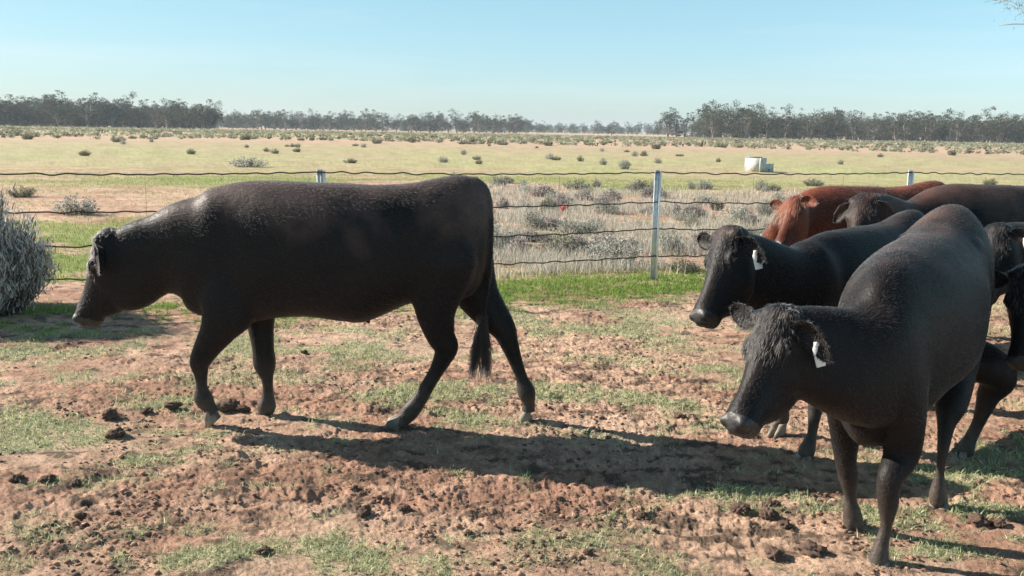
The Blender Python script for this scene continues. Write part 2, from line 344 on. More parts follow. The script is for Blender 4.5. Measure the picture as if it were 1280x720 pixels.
def clods():
    meshes = []
    for s in range(6):
        v, f = clod_mesh(s+20, 4); meshes.append(mesh_np('dirt_clod', v, f, M_clod, True))
    hints = {0: 'dark rounded clod of soil, leftmost of the row in front of the walking cow\'s forefeet', 1: 'dark upright clod of soil, second in the row before the walking cow\'s forefeet', 2: 'dark clod of soil just left of the walking cow\'s raised hoof',
             3: 'dark clod of soil lying below the row of clods by the walking cow', 6: 'dark lump of soil at the bottom edge left of the nearest cow\'s foreleg', 7: 'crumbly lump of soil beside the nearest cow\'s forefoot', 12: 'crumbly dark clod between the walking cow\'s two forefeet'}
    for i, (px, py, s) in enumerate(CL):
        g = G(px, py+s*.4); r = s*np.linalg.norm(g-CP)/FPX*.86; o = obj('dirt_clod', meshes[i % 6]); o.location = (g[0], g[1], float(height(g[:1], g[1:2])[0])+r*.32)
        o.scale = (r*random.uniform(.9, 1.3), r*random.uniform(.8, 1.2), r*random.uniform(.8, 1.15)); o.rotation_euler = (random.uniform(-.2, .2), random.uniform(-.2, .2), random.random()*6)
        tag(o, hints.get(i, 'small dark clod of trampled soil on the bare yard'), 'dirt clod', 'dirt clods on the trampled yard')
clods()

# ------------------------------------------------------------------ shrubs
def shrub_mesh(seed, nst=60, nlf=1500, h=1.0, wd=1.0, up=.5, leaf=.05, lw=.24, c1=(.33, .33, .27), c2=(.50, .48, .42), dark=(.10, .11, .07), name='foliage'):
    """upright twigs with small leaves on them; unit size about 1 m"""
    g = np.random.default_rng(seed); mb = MB(); tips = []; 
    for i in range(nst):
        a = g.uniform(0, 2*np.pi); rr = g.random()**.6; b = np.array([math.cos(a), math.sin(a), 0])*rr*.30*wd; o = np.array([math.cos(a), math.sin(a), 0])*rr*.5*wd
        hh = h*(.55+.45*g.random())*(1-.55*rr*rr); t = np.linspace(0, 1, 5)[:, None]; P = b+(o-b)*t**(1+up)+np.array([0, 0, 1])*hh*t+g.normal(0, .02, (5, 3))*t; tips.append(P)
        mb.tube(P, np.linspace(.008, .002, 5), 3, np.array([.22, .19, .16]), cap=False)
    T = np.array(tips); k = g.integers(0, nst, nlf); u = g.random(nlf)**.75*3.99; i0 = u.astype(int); fr = (u-i0)[:, None]
    P = T[k, i0]*(1-fr)+T[k, i0+1]*fr+g.normal(0, .035, (nlf, 3))*np.array([1, 1, .6]); P[:, 2] = np.abs(P[:, 2])
    a = g.normal(0, 1, (nlf, 3)); a[:, 2] = np.abs(a[:, 2])+(.9 if lw > .15 else 1.9); a /= np.linalg.norm(a, axis=1)[:, None]; b = np.cross(a, g.normal(0, 1, (nlf, 3))); b /= np.linalg.norm(b, axis=1)[:, None]
    L = leaf*g.uniform(.6, 1.4, nlf)[:, None]; W = L*lw
    V = np.stack([P-b*W, P+b*W, P+a*L+b*W*.4, P+a*L-b*W*.4], 1).reshape(-1, 3); i = np.arange(nlf)*4
    t = g.random(nlf)[:, None]; C = np.array(c1)*(1-t)+np.array(c2)*t; dk = g.random(nlf)[:, None] < .25; C = np.where(dk, np.array(dark), C)
    base = mb.n; mb.V.append(V); mb.C.append(np.repeat(C, 4, axis=0)); mb.n += len(V); mb.F4.append(base+np.stack([i, i+1, i+2, i+3], -1))
    return mb.mesh(name, M_leaf)
GREY = [shrub_mesh(s, 55, 1500, c1=(.40, .41, .36), c2=(.64, .63, .57), dark=(.13, .14, .10), name='saltbush') for s in (1, 2, 3)]
OLIVE = [shrub_mesh(s, 55, 1700, h=.8, c1=(.19, .20, .14), c2=(.36, .36, .27), dark=(.08, .085, .06), name='saltbush') for s in (4, 5)]
LILAC = [shrub_mesh(s, 80, 1500, h=.9, up=.2, leaf=.07, c1=(.36, .32, .30), c2=(.58, .52, .49), dark=(.14, .12, .11), name='saltbush') for s in (6, 7)]
TUFT = [shrub_mesh(s, 25, 500, h=.9, leaf=.08, c1=(.20, .20, .14), c2=(.40, .38, .28), dark=(.09, .09, .06), name='saltbush') for s in (8, 9)]
shrub_count = 0
def put_shrub(me, x, y, w_, h_, label, group):
    global shrub_count
    o = obj('saltbush', me); o.location = (x, y, float(height(np.array([x]), np.array([y]))[0])-.02); o.scale = (w_, w_*random.uniform(.8, 1.2), h_); o.rotation_euler = (0, 0, random.random()*6.28)
    tag(o, label, 'shrub', group); shrub_count += 1
GR1 = 'grey shrubs just beyond the fence'; GR2 = 'dark shrubs dotted over the far pasture'
for (px, py, wpx, hpx, kind, lab) in [(28, 246, 40, 18, 0, 'dark tufted shrub right behind the fence above the big grey bush'), (96, 268, 52, 28, 1, 'pale grey low shrub behind the fence between big bush and walking cow'), (310, 208, 60, 14, 1, 'wide pale shrub cluster on the green pasture behind the walking cow\'s shoulder'),
        (148, 178, 22, 9, 0, 'dark round shrub on the tan strip at left'), (239, 192, 14, 7, 0, 'small dark shrub in the green strip, above the cow\'s neck'), (720, 236, 36, 17, 0, 'dark green shrub behind the fence a bit left of the steel post'), (805, 240, 40, 22, 0, 'spreading dark shrub directly behind the steel fence post'),
        (718, 318, 60, 30, 2, 'dark based dry shrub near the red scrap beyond the fence'), (855, 340, 44, 26, 0, 'dark shrub behind the fence, just above the middle cow\'s face'), (790, 312, 34, 20, 2, 'brownish shrub low beside the steel post'), (880, 236, 30, 14, 1, 'grey shrub behind the fence above the middle cow'), (1016, 232, 26, 13, 0, 'dark shrub behind the fence above the red cow\'s neck'),
        (645, 315, 40, 26, 2, 'dry shrub beyond the fence right beside the cow\'s tail')]:
    g = G(px, py); d = g[1]; put_shrub([OLIVE, GREY, LILAC][kind][random.randrange(2)], g[0], g[1], wpx*d/FPX, max(hpx, 10)*d/FPX*1.1, lab, GR1 if d < 45 else GR2)
n = 0
while n < 118:                                   # the thick belt beyond the fence on the right
    D = 11.3*(30/11.3)**(random.random()**.8); a = R(random.uniform(-17, 34)); x = D*math.sin(a); y = D*math.cos(a)
    if fence_side(np.array(x), np.array(y)) < .7 or (x < -2.2): continue
    if perlin(np.array([x*.35]), np.array([y*.5]), 77)[0] < -.18: continue
    k = random.random(); s = random.uniform(.30, .75); me, t = (random.choice(LILAC), 'dry lilac grey shrub') if k < .35 else (random.choice(GREY), 'pale silvery shrub') if k < .85 else (random.choice(OLIVE), 'dark olive shrub')
    put_shrub(me, x, y, s, random.uniform(.22, .46), t+' in the thick belt beyond the wire fence', GR1); n += 1
n = 0
while n < 40:
    D = random.uniform(26, 95); a = R(random.uniform(-32, 32)); k = random.random()
    put_shrub(random.choice(OLIVE if k < .6 else GREY), D*math.sin(a), D*math.cos(a), random.uniform(.35, .8), random.uniform(.3, .55), ('small dark' if k < .6 else 'small pale')+' shrub scattered on the green pasture', 'shrubs scattered on the green pasture'); n += 1
n = 0
while n < 110:
    D = 95*(300/95)**random.random(); a = R(random.uniform(-31, 31)); k = random.random()
    put_shrub(random.choice(OLIVE if k < .7 else TUFT), D*math.sin(a), D*math.cos(a), random.uniform(.6, 1.8), random.uniform(.5, 1.1), 'far shrub dotted on the tan strip before the trees', GR2); n += 1
def scrub_band():
    """countless low tussocks along the foot of the tree line and thin ones further in"""
    pv = []; 
    n = 6500; a = np.radians(rng.uniform(-33, 33, n)); D = np.where(rng.random(n) < .8, rng.uniform(215, 330, n), rng.uniform(110, 215, n)); x = D*np.sin(a); y = D*np.cos(a); s = rng.uniform(.2, .7, n)
    k = 26; c = np.stack([x, y, height(x, y)], -1); P = c[:, None]+rng.normal(0, .38, (n, k, 3))*s[:, None, None]*np.array([1.3, 1.3, 0])+np.array([0, 0, 1])*(rng.random((n, k, 1))*s[:, None, None]*.75)
    P = P.reshape(-1, 3); m = len(P); d = rng.normal(0, 1, (m, 3))*.11; e = rng.normal(0, 1, (m, 3))*.09; e[:, 2] = np.abs(e[:, 2])+.09
    V = np.stack([P-d, P+d, P+e], 1).reshape(-1, 3); F = np.arange(3*m).reshape(-1, 3); C = np.repeat(np.repeat(mixcol(n, (.26, .28, .18), (.54, .52, .38), .22), k, axis=0), 3, axis=0)
    me = mesh_np('far_scrub', V, F, M_leaf); color_attr(me, C); tag(obj('far_scrub', me), 'pale low scrub along the foot of the distant trees', kind='stuff')
scrub_band()
def big_bush():
    g = G(0, 402); t = empty('saltbush', (g[0]-.50, g[1]+.35, 0)); tag(t, 'big dense silver grey bush at the left edge of the yard', 'shrub', 'big yard bush')
    me = shrub_mesh(55, 1100, 52000, h=1.24, wd=1.52, up=.05, leaf=.050, lw=.10, c1=(.54, .52, .48), c2=(.86, .83, .78), dark=(.19, .18, .155), name='foliage')
    o = obj('foliage', me, t); me2 = MB()
    for i in range(26):
        a = random.random()*6.28; P = np.array([[0, 0, 0], [.12*math.cos(a), .12*math.sin(a), .2], [.35*math.cos(a), .35*math.sin(a), .62]])+np.random.default_rng(i).normal(0, .02, (3, 3)); me2.tube(catmull(P, 3), np.linspace(.016, .005, 7), 6)
    obj('stem', me2.mesh('stem', M_bark), t)
big_bush()
def red_scrap():
    g = G(703, 287); mb = MB(); g2 = np.random.default_rng(3)
    for i in range(5):
        a = g2.uniform(0, 6.28); P = np.array([[0, 0, .02], [.03*math.cos(a), .03*math.sin(a), .09], [.07*math.cos(a), .05*math.sin(a), .13+.05*g2.random()]]); mb.tube(catmull(P, 4), np.array([.004, .007, .010, .014, .016, .015, .012, .008, .003]), 5)
    tag(obj('plastic_scrap', mb.mesh('plastic_scrap', simple_mat('faded_red_plastic', (.62, .10, .10), (.75, .22, .20), rough=.5)), loc=(g[0], g[1], .28)), 'small scrap of bright red plastic caught in dry shrubs beyond the fence', 'plastic scrap')
red_scrap()

# ------------------------------------------------------------------ far gum trees
def gum(seed, h, spread, dens=1.0, k=34):
    g = np.random.default_rng(seed); tr = MB(); cen = []
    for s in range(g.integers(1, 4)):
        a = g.uniform(0, 6.28); lean = g.uniform(.05, .22)*h; top = np.array([math.cos(a)*lean, math.sin(a)*lean, h*g.uniform(.55, .72)]); P = np.array([[g.normal(0, .15), g.normal(0, .15), -.2], top*.45+g.normal(0, .15, 3), top]); P = catmull(P, 4)
        tr.tube(P, np.linspace(.028*h, .010*h, len(P)), 6)
        for q in range(7):
            i = g.integers(2, len(P)); b = P[i]; a2 = g.uniform(0, 6.28); ln = spread*g.uniform(.4, .95); e = b+np.array([math.cos(a2)*ln, math.sin(a2)*ln, g.uniform(-.04, .34)*h]); e[2] = min(e[2], h*.95)
            tr.tube(catmull([b, (b+e)/2+np.array([0, 0, .04*h]), e], 3), np.linspace(.010*h, .004*h, 7), 5); cen.append(e)
    V = []; 
    for c in cen:
        for q in range(4):
            cc = c+g.normal(0, 1, 3)*np.array([spread*.26, spread*.26, h*.11]); r = g.uniform(.5, 1.15)*h*.105; m = int(k*dens); P = g.normal(0, 1, (m, 3)); P /= np.linalg.norm(P, axis=1)[:, None]; P = cc+P*r*g.random((m, 1))**.4*np.array([1.25, 1.25, .75]); P[:, 2] = np.maximum(P[:, 2], h*.10)
            d = g.normal(0, 1, (m, 3))*h*.014; e = g.normal(0, 1, (m, 3))*h*.010; e[:, 2] -= h*.014; V.append(np.stack([P-d, P+d, P+e], 1).reshape(-1, 3))
    V = np.vstack(V); F = np.arange(len(V)).reshape(-1, 3); cm = mesh_np('crown', V, F, M_crown); m = len(F); t = g.random(m)[:, None]; C = np.array([.045, .052, .036])*(1-t)+np.array([.125, .13, .095])*t; color_attr(cm, np.repeat(C, 3, axis=0))
    return tr.mesh('trunk', M_bark, True), cm, h
GUMS = [gum(s, h, sp, dn) for s, h, sp, dn in ((1, 10, 3.2, 1), (2, 9, 3.8, 1.1), (3, 11, 3.0, .8), (4, 8, 3.4, 1.2), (5, 10, 4.2, .9), (6, 7, 3.0, 1.2), (7, 9.5, 2.8, .7), (8, 6, 3, 1.3))]
def put_gum(px, D, h, i, label, group):
    hor = 163+.0172*(px-640); g = U(px, hor, D); tm, cm, h0 = GUMS[i % 8]; s = h/h0
    t = empty('gum_tree', (g[0], g[1], float(height(g[:1], g[1:2])[0])-.05), random.random()*6.28); t.scale = (s*random.uniform(.9, 1.15),)*2+(s,); tag(t, label, 'tree', group); obj('trunk', tm, t); obj('crown', cm, t)
def tree_line():
    GL = 'gum trees of the left tree line'; GM = 'gum trees of the low middle tree line'; GT = 'gum trees of the right tree line'
    for px in np.arange(-60, 265, 6):
        put_gum(px+random.uniform(-5, 5), random.uniform(315, 360), random.uniform(8.4, 12.6)*(1 if px < 160 else .88), random.randrange(8), 'grey green gum tree in the tall left tree line', GL)
    for px in np.arange(262, 660, 7):
        put_gum(px+random.uniform(-5, 5), random.uniform(470, 540), random.uniform(7.0, 11.4), random.randrange(8), 'distant gum tree in the low tree line above the walking cow', GM)
    for px in np.arange(655, 830, 6):
        put_gum(px+random.uniform(-6, 6), random.uniform(700, 800), random.uniform(6.5, 10), random.randrange(8), 'tiny faraway gum tree in the low gap of the tree line', GM)
    for px, h in ((835, 9.5), (846, 9.9), (856, 8.5)): put_gum(px, 325, h, random.choice((0, 1, 4)), 'bushy gum of the clump standing apart left of the right tree line', 'clump standing apart from the right tree line')
    for px in np.arange(884, 1340, 6.2):
        h = random.uniform(9.6, 12.4) if px < 952 else random.uniform(6.8, 11.6)
        put_gum(px+random.uniform(-5, 5), random.uniform(300, 345), h, random.randrange(8), 'thin grey gum tree with pale trunks in the right tree line', GT)
    put_gum(764, 480, 7.4, 4, 'lone darker gum tree before the low gap of the tree line', 'lone gum')
    # the wood behind them reads as one mass
    V = []; n = 0; CC = []
    for i in range(800):
        px = random.uniform(-120, 1400); D = random.uniform(380, 430) if (px < 265 or px > 870) else random.uniform(600, 700) if px < 660 else random.uniform(850, 950)
        g = U(px, 163+.0172*(px-640), D); h = random.uniform(7.2, 10.0)*(1.0 if px < 660 or px > 830 else .85); cm = GUMS[i % 8][1]; v = np.empty(len(cm.vertices)*3, np.float32); cm.vertices.foreach_get('co', v); v = v.reshape(-1, 3)[:1500*3:1]; v = v[:len(v)//3*3]; s = h/GUMS[i % 8][2]; a = random.random()*6.28
        v = v*s; v = v @ np.array([[math.cos(a), math.sin(a), 0], [-math.sin(a), math.cos(a), 0], [0, 0, 1]])+np.array([g[0], g[1], 0]); v[:, 2] *= np.where(v[:, 2] > 0, 1, 0); v[:, 2] = v[:, 2]*1.15-h*.14; V.append(v)
    V = np.vstack(V); me = mesh_np('woodland', V, np.arange(len(V)).reshape(-1, 3), M_crown); color_attr(me, np.repeat(mixcol(len(V)//3, (.06, .07, .05), (.12, .125, .09), .1), 3, axis=0)); tag(obj('woodland', me), 'dim woodland mass behind the distant gum trees', kind='stuff')
tree_line()

def near_tree():
    """the bare twiggy tree whose outermost twigs reach into the top right corner"""
    D = 13.0; e0 = U(1275, 20, D); bx = e0[0]+4.75; t = empty('gum_tree', (bx, D+.3, 0)); tag(t, 'nearby bare tree whose thin twigs reach into the top right corner', 'tree')
    tr = MB(); lf = []; g = np.random.default_rng(12)
    def grow(p, d, L, r, lv):
        n = 6; P = [p]; 
        for i in range(n): d = d+g.normal(0, .13, 3)+np.array([0, 0, .03]); d /= np.linalg.norm(d); P.append(P[-1]+d*L/n)
        tr.tube(P, np.linspace(r, r*.55, n+1), 8 if lv < 2 else 4)
        if lv >= 3:
            for q in P[2:]: lf.append(q)
        if lv < 5:
            for k in range(3 if lv else 5):
                i = g.integers(2, n+1); nd = d+g.normal(0, .5, 3); nd[2] = nd[2]*.6+.15; nd /= np.linalg.norm(nd); grow(P[i], nd, L*g.uniform(.55, .78), r*.5, lv+1)
    grow(np.array([0, 0, -.1]), np.array([-.05, 0, 1.]), 4.4, .10, 0)
    obj('trunk', tr.mesh('trunk', M_bark, True), t)
    lf = np.array(lf); lf = lf[g.integers(0, len(lf), 5000)]+g.normal(0, .07, (5000, 3)); a = g.normal(0, 1, (5000, 3)); a[:, 2] -= .8; a /= np.linalg.norm(a, axis=1)[:, None]; b = np.cross(a, g.normal(0, 1, (5000, 3))); b /= np.linalg.norm(b, axis=1)[:, None]
    V = np.stack([lf-b*.005, lf+b*.005, lf+a*.07], 1).reshape(-1, 3); me = mesh_np('crown', V, np.arange(15000).reshape(-1, 3), M_crown); color_attr(me, np.repeat(mixcol(5000, (.10, .11, .08), (.22, .22, .18)), 3, axis=0)); obj('crown', me, t)
near_tree()

# ------------------------------------------------------------------ wire fence
def fence():
    root = empty('wire_fence', (FEN[1][0], FEN[1][1], 0)); tag(root, 'four strand wire fence on pale steel posts between yard and pasture', 'fence')
    L = np.linalg.norm(FB-FA); d01 = float(np.dot(FEN[1][:2]-FA, FD)); sp = (d01+(L-d01))/2
    ts = [d01-sp*k for k in range(5, 0, -1)]+[d01]+[d01+sp*k for k in range(1, 6)]
    ts[4] = 0.0; ts[6] = L
    steel = simple_mat('weathered_steel', (.50, .54, .55), (.74, .77, .78), rough=.45, scale=14, metallic=.35, spec=.5)
    wire = simple_mat('dull_wire', (.05, .045, .045), (.12, .10, .09), rough=.6, metallic=.4)
    A = math.atan2(FD[1], FD[0])
    pm = MB()                                    # star picket: web and two flanges, slightly tapered foot
    for (cx, cy, hx, hy) in ((0, .016, .0025, .018), (-.014, -.004, .016, .0028), (.0165, -.0045, .013, .0026)): pm.box((cx, cy, .605), (hx, hy, .66))
    pmesh = pm.mesh('post', steel)
    tm = MB(); tm.tube([(.044, -.006, 0), (.044, -.006, 1.258)], .013, 12); tmesh = tm.mesh('post_sleeve', simple_mat('galvanised_tube', (.80, .82, .82), (.90, .91, .90), rough=.5, scale=20))
    cm = MB(); 
    for z in (1.24, .905, .60, .28): cm.box((0, -.012, z), (.024, .007, .005))
    cmesh = cm.mesh('wire_clip', wire)
    for t in ts:
        p = FA+FD*t; q = Vector((p[0]-FEN[1][0], p[1]-FEN[1][1], 0))
        o = obj('post', pmesh, root); o.location = q; o.rotation_euler = (R(random.uniform(-1, 1)), R(random.uniform(-1, .4)), A)
        s = obj('post_sleeve', tmesh, o); c = obj('wire_clip', cmesh, o)
    for wi, z in enumerate((1.24, .905, .60, .28)):
        P = []; r_ = np.random.default_rng(wi); ph = r_.uniform(0, 6, 3)
        t = np.arange(ts[0], ts[-1], .04); wav = .008*(.6+.4*np.sin(t*1.7+ph[2]))*np.sin(t*2*np.pi/.36+ph[0]+2.2*np.sin(t*.9)+1.3*np.sin(t*2.3))+.004*np.sin(t*2*np.pi/.21+ph[1])
        sag = np.zeros(len(t))
        for a, b in zip(ts[:-1], ts[1:]):
            m = (t >= a) & (t <= b); u = (t[m]-a)/(b-a); sag[m] = -4*(.022+.012*wi % .03)*u*(1-u)
        P = np.stack([FA[0]+FD[0]*t-FEN[1][0]-FN[0]*.016, FA[1]+FD[1]*t-FEN[1][1]-FN[1]*.016, z+wav+sag], -1)
        mb = MB(); mb.tube(P, .0072, 5); obj('wire', mb.mesh('wire', wire, True), root)
    mb = MB(); k = 0
    for dt in (-3.9, -2.5, -1.2, 1.3, 2.6, 4.9, -5.4, -6.8):
        t = d01+dt; p = FA+FD*t-FEN[1][:2]; 
        me = MB(); me.tube([(p[0]-FN[0]*.006, p[1]-FN[1]*.006, .10), (p[0]-FN[0]*.006, p[1]-FN[1]*.006, 1.20)], .0016, 4); obj('dropper', me.mesh('dropper', wire), root)
fence()

# ------------------------------------------------------------------ concrete water trough out in the pasture
def trough():
    g = G(948, 216); t = empty('water_trough', (g[0], g[1]+.45, 0), R(35)); t.scale = (.9, .9, .80); tag(t, 'pale concrete water trough with a raised float box in the pasture', 'trough')
    con = simple_mat('pale_concrete', (.42, .41, .38), (.58, .57, .53), rough=.85, scale=5); dk = simple_mat('dark_opening', (.05, .06, .065), rough=.4)
    def hollow(x0, x1, y0, y1, h, wl, name, par, z0=0):
        m = MB(); 
        for (a, b, c, d) in ((x0, x1, y0, y0+wl), (x0, x1, y1-wl, y1), (x0, x0+wl, y0+wl, y1-wl), (x1-wl, x1, y0+wl, y1-wl)): m.box(((a+b)/2, (c+d)/2, z0+h/2), ((b-a)/2, (d-c)/2, h/2))
        m.box(((x0+x1)/2, (y0+y1)/2, z0+h*.3), ((x1-x0)/2-wl, (y1-y0)/2-wl, h*.3)); return obj(name, m.mesh(name, con), par)
    hollow(-.28, .16, -.5, .5, .82, .06, 'float_box', t); b = hollow(.163, .72, -.5, .35, .50, .06, 'basin', t)
    m = MB(); m.box((-.06, 0, .60), (.155, .435, .004)); obj('water', m.mesh('water', dk), t)
    m = MB(); m.tube([(.36, -.505, .16), (.36, -.55, .15)], .04, 12); obj('drain_plug', m.mesh('drain_plug', dk), b)
    m = MB(); m.box((-.06, .15, .845), (.24, .37, .022)); obj('lid', m.mesh('lid', simple_mat('grey_lid', (.20, .23, .25), (.28, .31, .33))), t)
trough()
# ------------------------------------------------------------------ cattle
def fur_mats():
    def body(name, c1, c2, dust):
        m, nt, b = new_mat(name); b.inputs['Roughness'].default_value = .50; b.inputs['Specular IOR Level'].default_value = .16
        b.inputs['Sheen Weight'].default_value = .02; b.inputs['Sheen Roughness'].default_value = .5; b.inputs['Sheen Tint'].default_value = (.8, .6, .5, 1)
        tc = N(nt, 'ShaderNodeTexCoord'); nz = N(nt, 'ShaderNodeTexNoise', Scale=4., Detail=5.); nt.links.new(tc.outputs['Object'], nz.inputs[0])
        rp = N(nt, 'ShaderNodeValToRGB'); rp.color_ramp.elements[0].position = .38; rp.color_ramp.elements[1].position = .7; rp.color_ramp.elements[0].color = (*c1, 1); rp.color_ramp.elements[1].color = (*c2, 1)
        nt.links.new(nz.outputs[0], rp.inputs[0])
        at = N(nt, 'ShaderNodeAttribute', attribute_name='dirt'); n2 = N(nt, 'ShaderNodeTexNoise', Scale=22., Detail=5.); nt.links.new(tc.outputs['Object'], n2.inputs[0])
        mu = N(nt, 'ShaderNodeMath', operation='MULTIPLY'); nt.links.new(at.outputs['Fac'], mu.inputs[0]); nt.links.new(n2.outputs[0], mu.inputs[1])
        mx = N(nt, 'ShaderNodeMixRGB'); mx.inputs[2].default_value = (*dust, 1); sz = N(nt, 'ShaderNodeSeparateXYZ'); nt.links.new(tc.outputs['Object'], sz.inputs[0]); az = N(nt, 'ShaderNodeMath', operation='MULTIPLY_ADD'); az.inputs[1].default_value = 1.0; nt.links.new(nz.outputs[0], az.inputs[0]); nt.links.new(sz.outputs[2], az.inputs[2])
        rz = N(nt, 'ShaderNodeMapRange'); rz.inputs[1].default_value = 1.6; rz.inputs[2].default_value = 1.95; nt.links.new(az.outputs[0], rz.inputs[0]); m3 = N(nt, 'ShaderNodeMixRGB'); m3.inputs[2].default_value = (c2[0]*7.0, c2[1]*5.6, c2[2]*5.0, 1) if c2[0] < .05 else (c2[0]*2.4, c2[1]*2.2, c2[2]*2.3, 1); nt.links.new(rz.outputs[0], m3.inputs[0]); nt.links.new(rp.outputs[0], m3.inputs[1])  # sunlit sheen painted in: hide turns lighter and browner towards the back
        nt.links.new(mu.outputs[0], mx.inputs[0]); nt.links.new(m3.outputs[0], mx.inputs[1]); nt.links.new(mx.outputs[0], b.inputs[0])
        n3 = N(nt, 'ShaderNodeTexNoise', Scale=60., Detail=4.); mq = N(nt, 'ShaderNodeMapping'); mq.inputs['Scale'].default_value = (.25, 1.6, 1.6); mq.inputs['Rotation'].default_value = (0, R(-25), 0); nt.links.new(tc.outputs['Object'], mq.inputs[0]); nt.links.new(mq.outputs[0], n3.inputs[0]); n5 = N(nt, 'ShaderNodeMath', operation='ADD'); nt.links.new(n3.outputs[0], n5.inputs[0]); nt.links.new(n2.outputs[0], n5.inputs[1])
        bp = N(nt, 'ShaderNodeBump', Distance=.004, Strength=.7); nt.links.new(n5.outputs[0], bp.inputs['Height']); nt.links.new(bp.outputs[0], b.inputs['Normal']); return m
    def hair(name, c, c2=None, rough=.6):
        m = bpy.data.materials.new(name); m.use_nodes = True; nt = m.node_tree; nt.nodes.remove(nt.nodes['Principled BSDF'])
        h = nt.nodes.new('ShaderNodeBsdfHairPrincipled'); h.parametrization = 'COLOR'; h.inputs['Color'].default_value = (*c, 1); h.inputs['Roughness'].default_value = rough; h.inputs['Radial Roughness'].default_value = .4
        try: h.inputs['Random Roughness'].default_value = .3
        except Exception: pass
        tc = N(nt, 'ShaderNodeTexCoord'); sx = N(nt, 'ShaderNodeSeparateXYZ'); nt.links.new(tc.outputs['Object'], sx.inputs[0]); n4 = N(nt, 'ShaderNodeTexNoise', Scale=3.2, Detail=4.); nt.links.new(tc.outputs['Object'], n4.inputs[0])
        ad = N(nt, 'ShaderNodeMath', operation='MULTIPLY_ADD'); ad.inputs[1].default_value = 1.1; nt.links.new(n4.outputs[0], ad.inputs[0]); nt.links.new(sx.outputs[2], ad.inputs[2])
        mr = N(nt, 'ShaderNodeMapRange'); mr.inputs[1].default_value = 1.68; mr.inputs[2].default_value = 1.98; nt.links.new(ad.outputs[0], mr.inputs[0]); mx = N(nt, 'ShaderNodeMixRGB'); mx.inputs[1].default_value = (*c, 1); mx.inputs[2].default_value = (*(c2 or c), 1)  # hair colour also lightens with height, painting sunlight onto the backs
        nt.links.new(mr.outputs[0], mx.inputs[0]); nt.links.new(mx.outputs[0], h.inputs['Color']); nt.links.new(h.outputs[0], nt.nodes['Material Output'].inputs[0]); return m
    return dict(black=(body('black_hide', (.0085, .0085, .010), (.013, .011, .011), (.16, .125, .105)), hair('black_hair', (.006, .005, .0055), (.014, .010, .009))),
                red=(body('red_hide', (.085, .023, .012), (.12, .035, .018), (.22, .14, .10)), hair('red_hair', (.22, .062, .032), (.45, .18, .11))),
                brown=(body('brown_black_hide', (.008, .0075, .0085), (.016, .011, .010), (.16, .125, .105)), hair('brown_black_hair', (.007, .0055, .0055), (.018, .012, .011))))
FUR = fur_mats()
LIT_FORELOCK = {}
def lit_forelock_mats():  # forelock hair made paler than the coat to paint in sun on the forehead
    for k, col in (('black', (.018, .015, .014)), ('brown', (.07, .062, .058)), ('red', (.55, .20, .10))):
        m = bpy.data.materials.new(k+'_forelock'); m.use_nodes = True; nt = m.node_tree; nt.nodes.remove(nt.nodes['Principled BSDF']); h = nt.nodes.new('ShaderNodeBsdfHairPrincipled'); h.parametrization = 'COLOR'; h.inputs['Color'].default_value = (*col, 1); h.inputs['Roughness'].default_value = .5
        nt.links.new(h.outputs[0], nt.nodes['Material Output'].inputs[0]); LIT_FORELOCK[k] = m
lit_forelock_mats()
M_hoof = simple_mat('horn_hoof', (.12, .10, .085), (.30, .25, .20), rough=.6, scale=18, bump=.002)
M_eye = simple_mat('dark_eye', (.006, .005, .005), rough=.05, spec=.8)
M_nose = simple_mat('muzzle_skin', (.014, .014, .016), (.035, .034, .036), rough=.5, scale=60, bump=.003, spec=.5)
M_tagw = simple_mat('white_tag', (.78, .78, .74), (.84, .84, .80), rough=.45, scale=30)
M_inner = simple_mat('ear_skin', (.05, .035, .03), (.09, .06, .05), rough=.7, scale=20)

Y0 = 5.08; X0 = U(430, 500, Y0)[0]
def LC(px, py, lat=0.0):                         # profile point in the cow's own metres: forward, left, up
    p = U(px, py, Y0-lat); return np.array([-(p[0]-X0), lat, p[2]])
def wm(wpx, Y=Y0): return wpx*Y/FPX/2
TR = [(240, 272, 380, .07), (258, 243, 396, .125), (282, 230, 403, .185), (314, 226, 401, .23), (345, 226, 395, .262), (385, 228, 393, .29), (425, 229, 398, .305), (455, 231, 400, .30), (485, 231, 389, .275),
      (515, 229, 377, .25), (545, 223, 374, .245), (575, 219, 374, .215), (594, 223, 365, .165), (605, 234, 345, .11), (611, 252, 315, .05)]
TRUNK = [(LC(x, t)[0], LC(x, t)[2], LC(x, b)[2], hw) for x, t, b, hw in TR]

def limb(mb, pts, k=20, n=6, pw=1.0):
    """pts rows: x, y, z, r along the profile, r across"""
    P = catmull(np.array(pts, float), n); T = np.gradient(P[:, :3], axis=0); T /= np.linalg.norm(T, axis=1)[:, None]; A = np.arange(k)/k*2*np.pi; out = []
    for p, t in zip(P, T):
        lat = np.array([0, 1., 0]); lat = lat-t*np.dot(lat, t); lat /= np.linalg.norm(lat); f = np.cross(t, lat)
        ca = np.sign(np.cos(A))*np.abs(np.cos(A))**pw; sa = np.sign(np.sin(A))*np.abs(np.sin(A))**pw; out.append(p[:3]+ca[:, None]*f*p[3]+sa[:, None]*lat*p[4])
    mb.rings(out)
def ellipsoid(mb, c, r, ax=None, k=16, m=9):
    ax = np.eye(3) if ax is None else ax; out = []
    for i in range(m):
        th = math.pi*(i+.35)/(m-.3); A = np.arange(k)/k*2*np.pi
        out.append(np.array(c)+(np.cos(A)[:, None]*ax[0]*r[0]*math.sin(th)+np.sin(A)[:, None]*ax[1]*r[1]*math.sin(th)+ax[2]*r[2]*math.cos(th)))
    mb.rings(out[::-1])
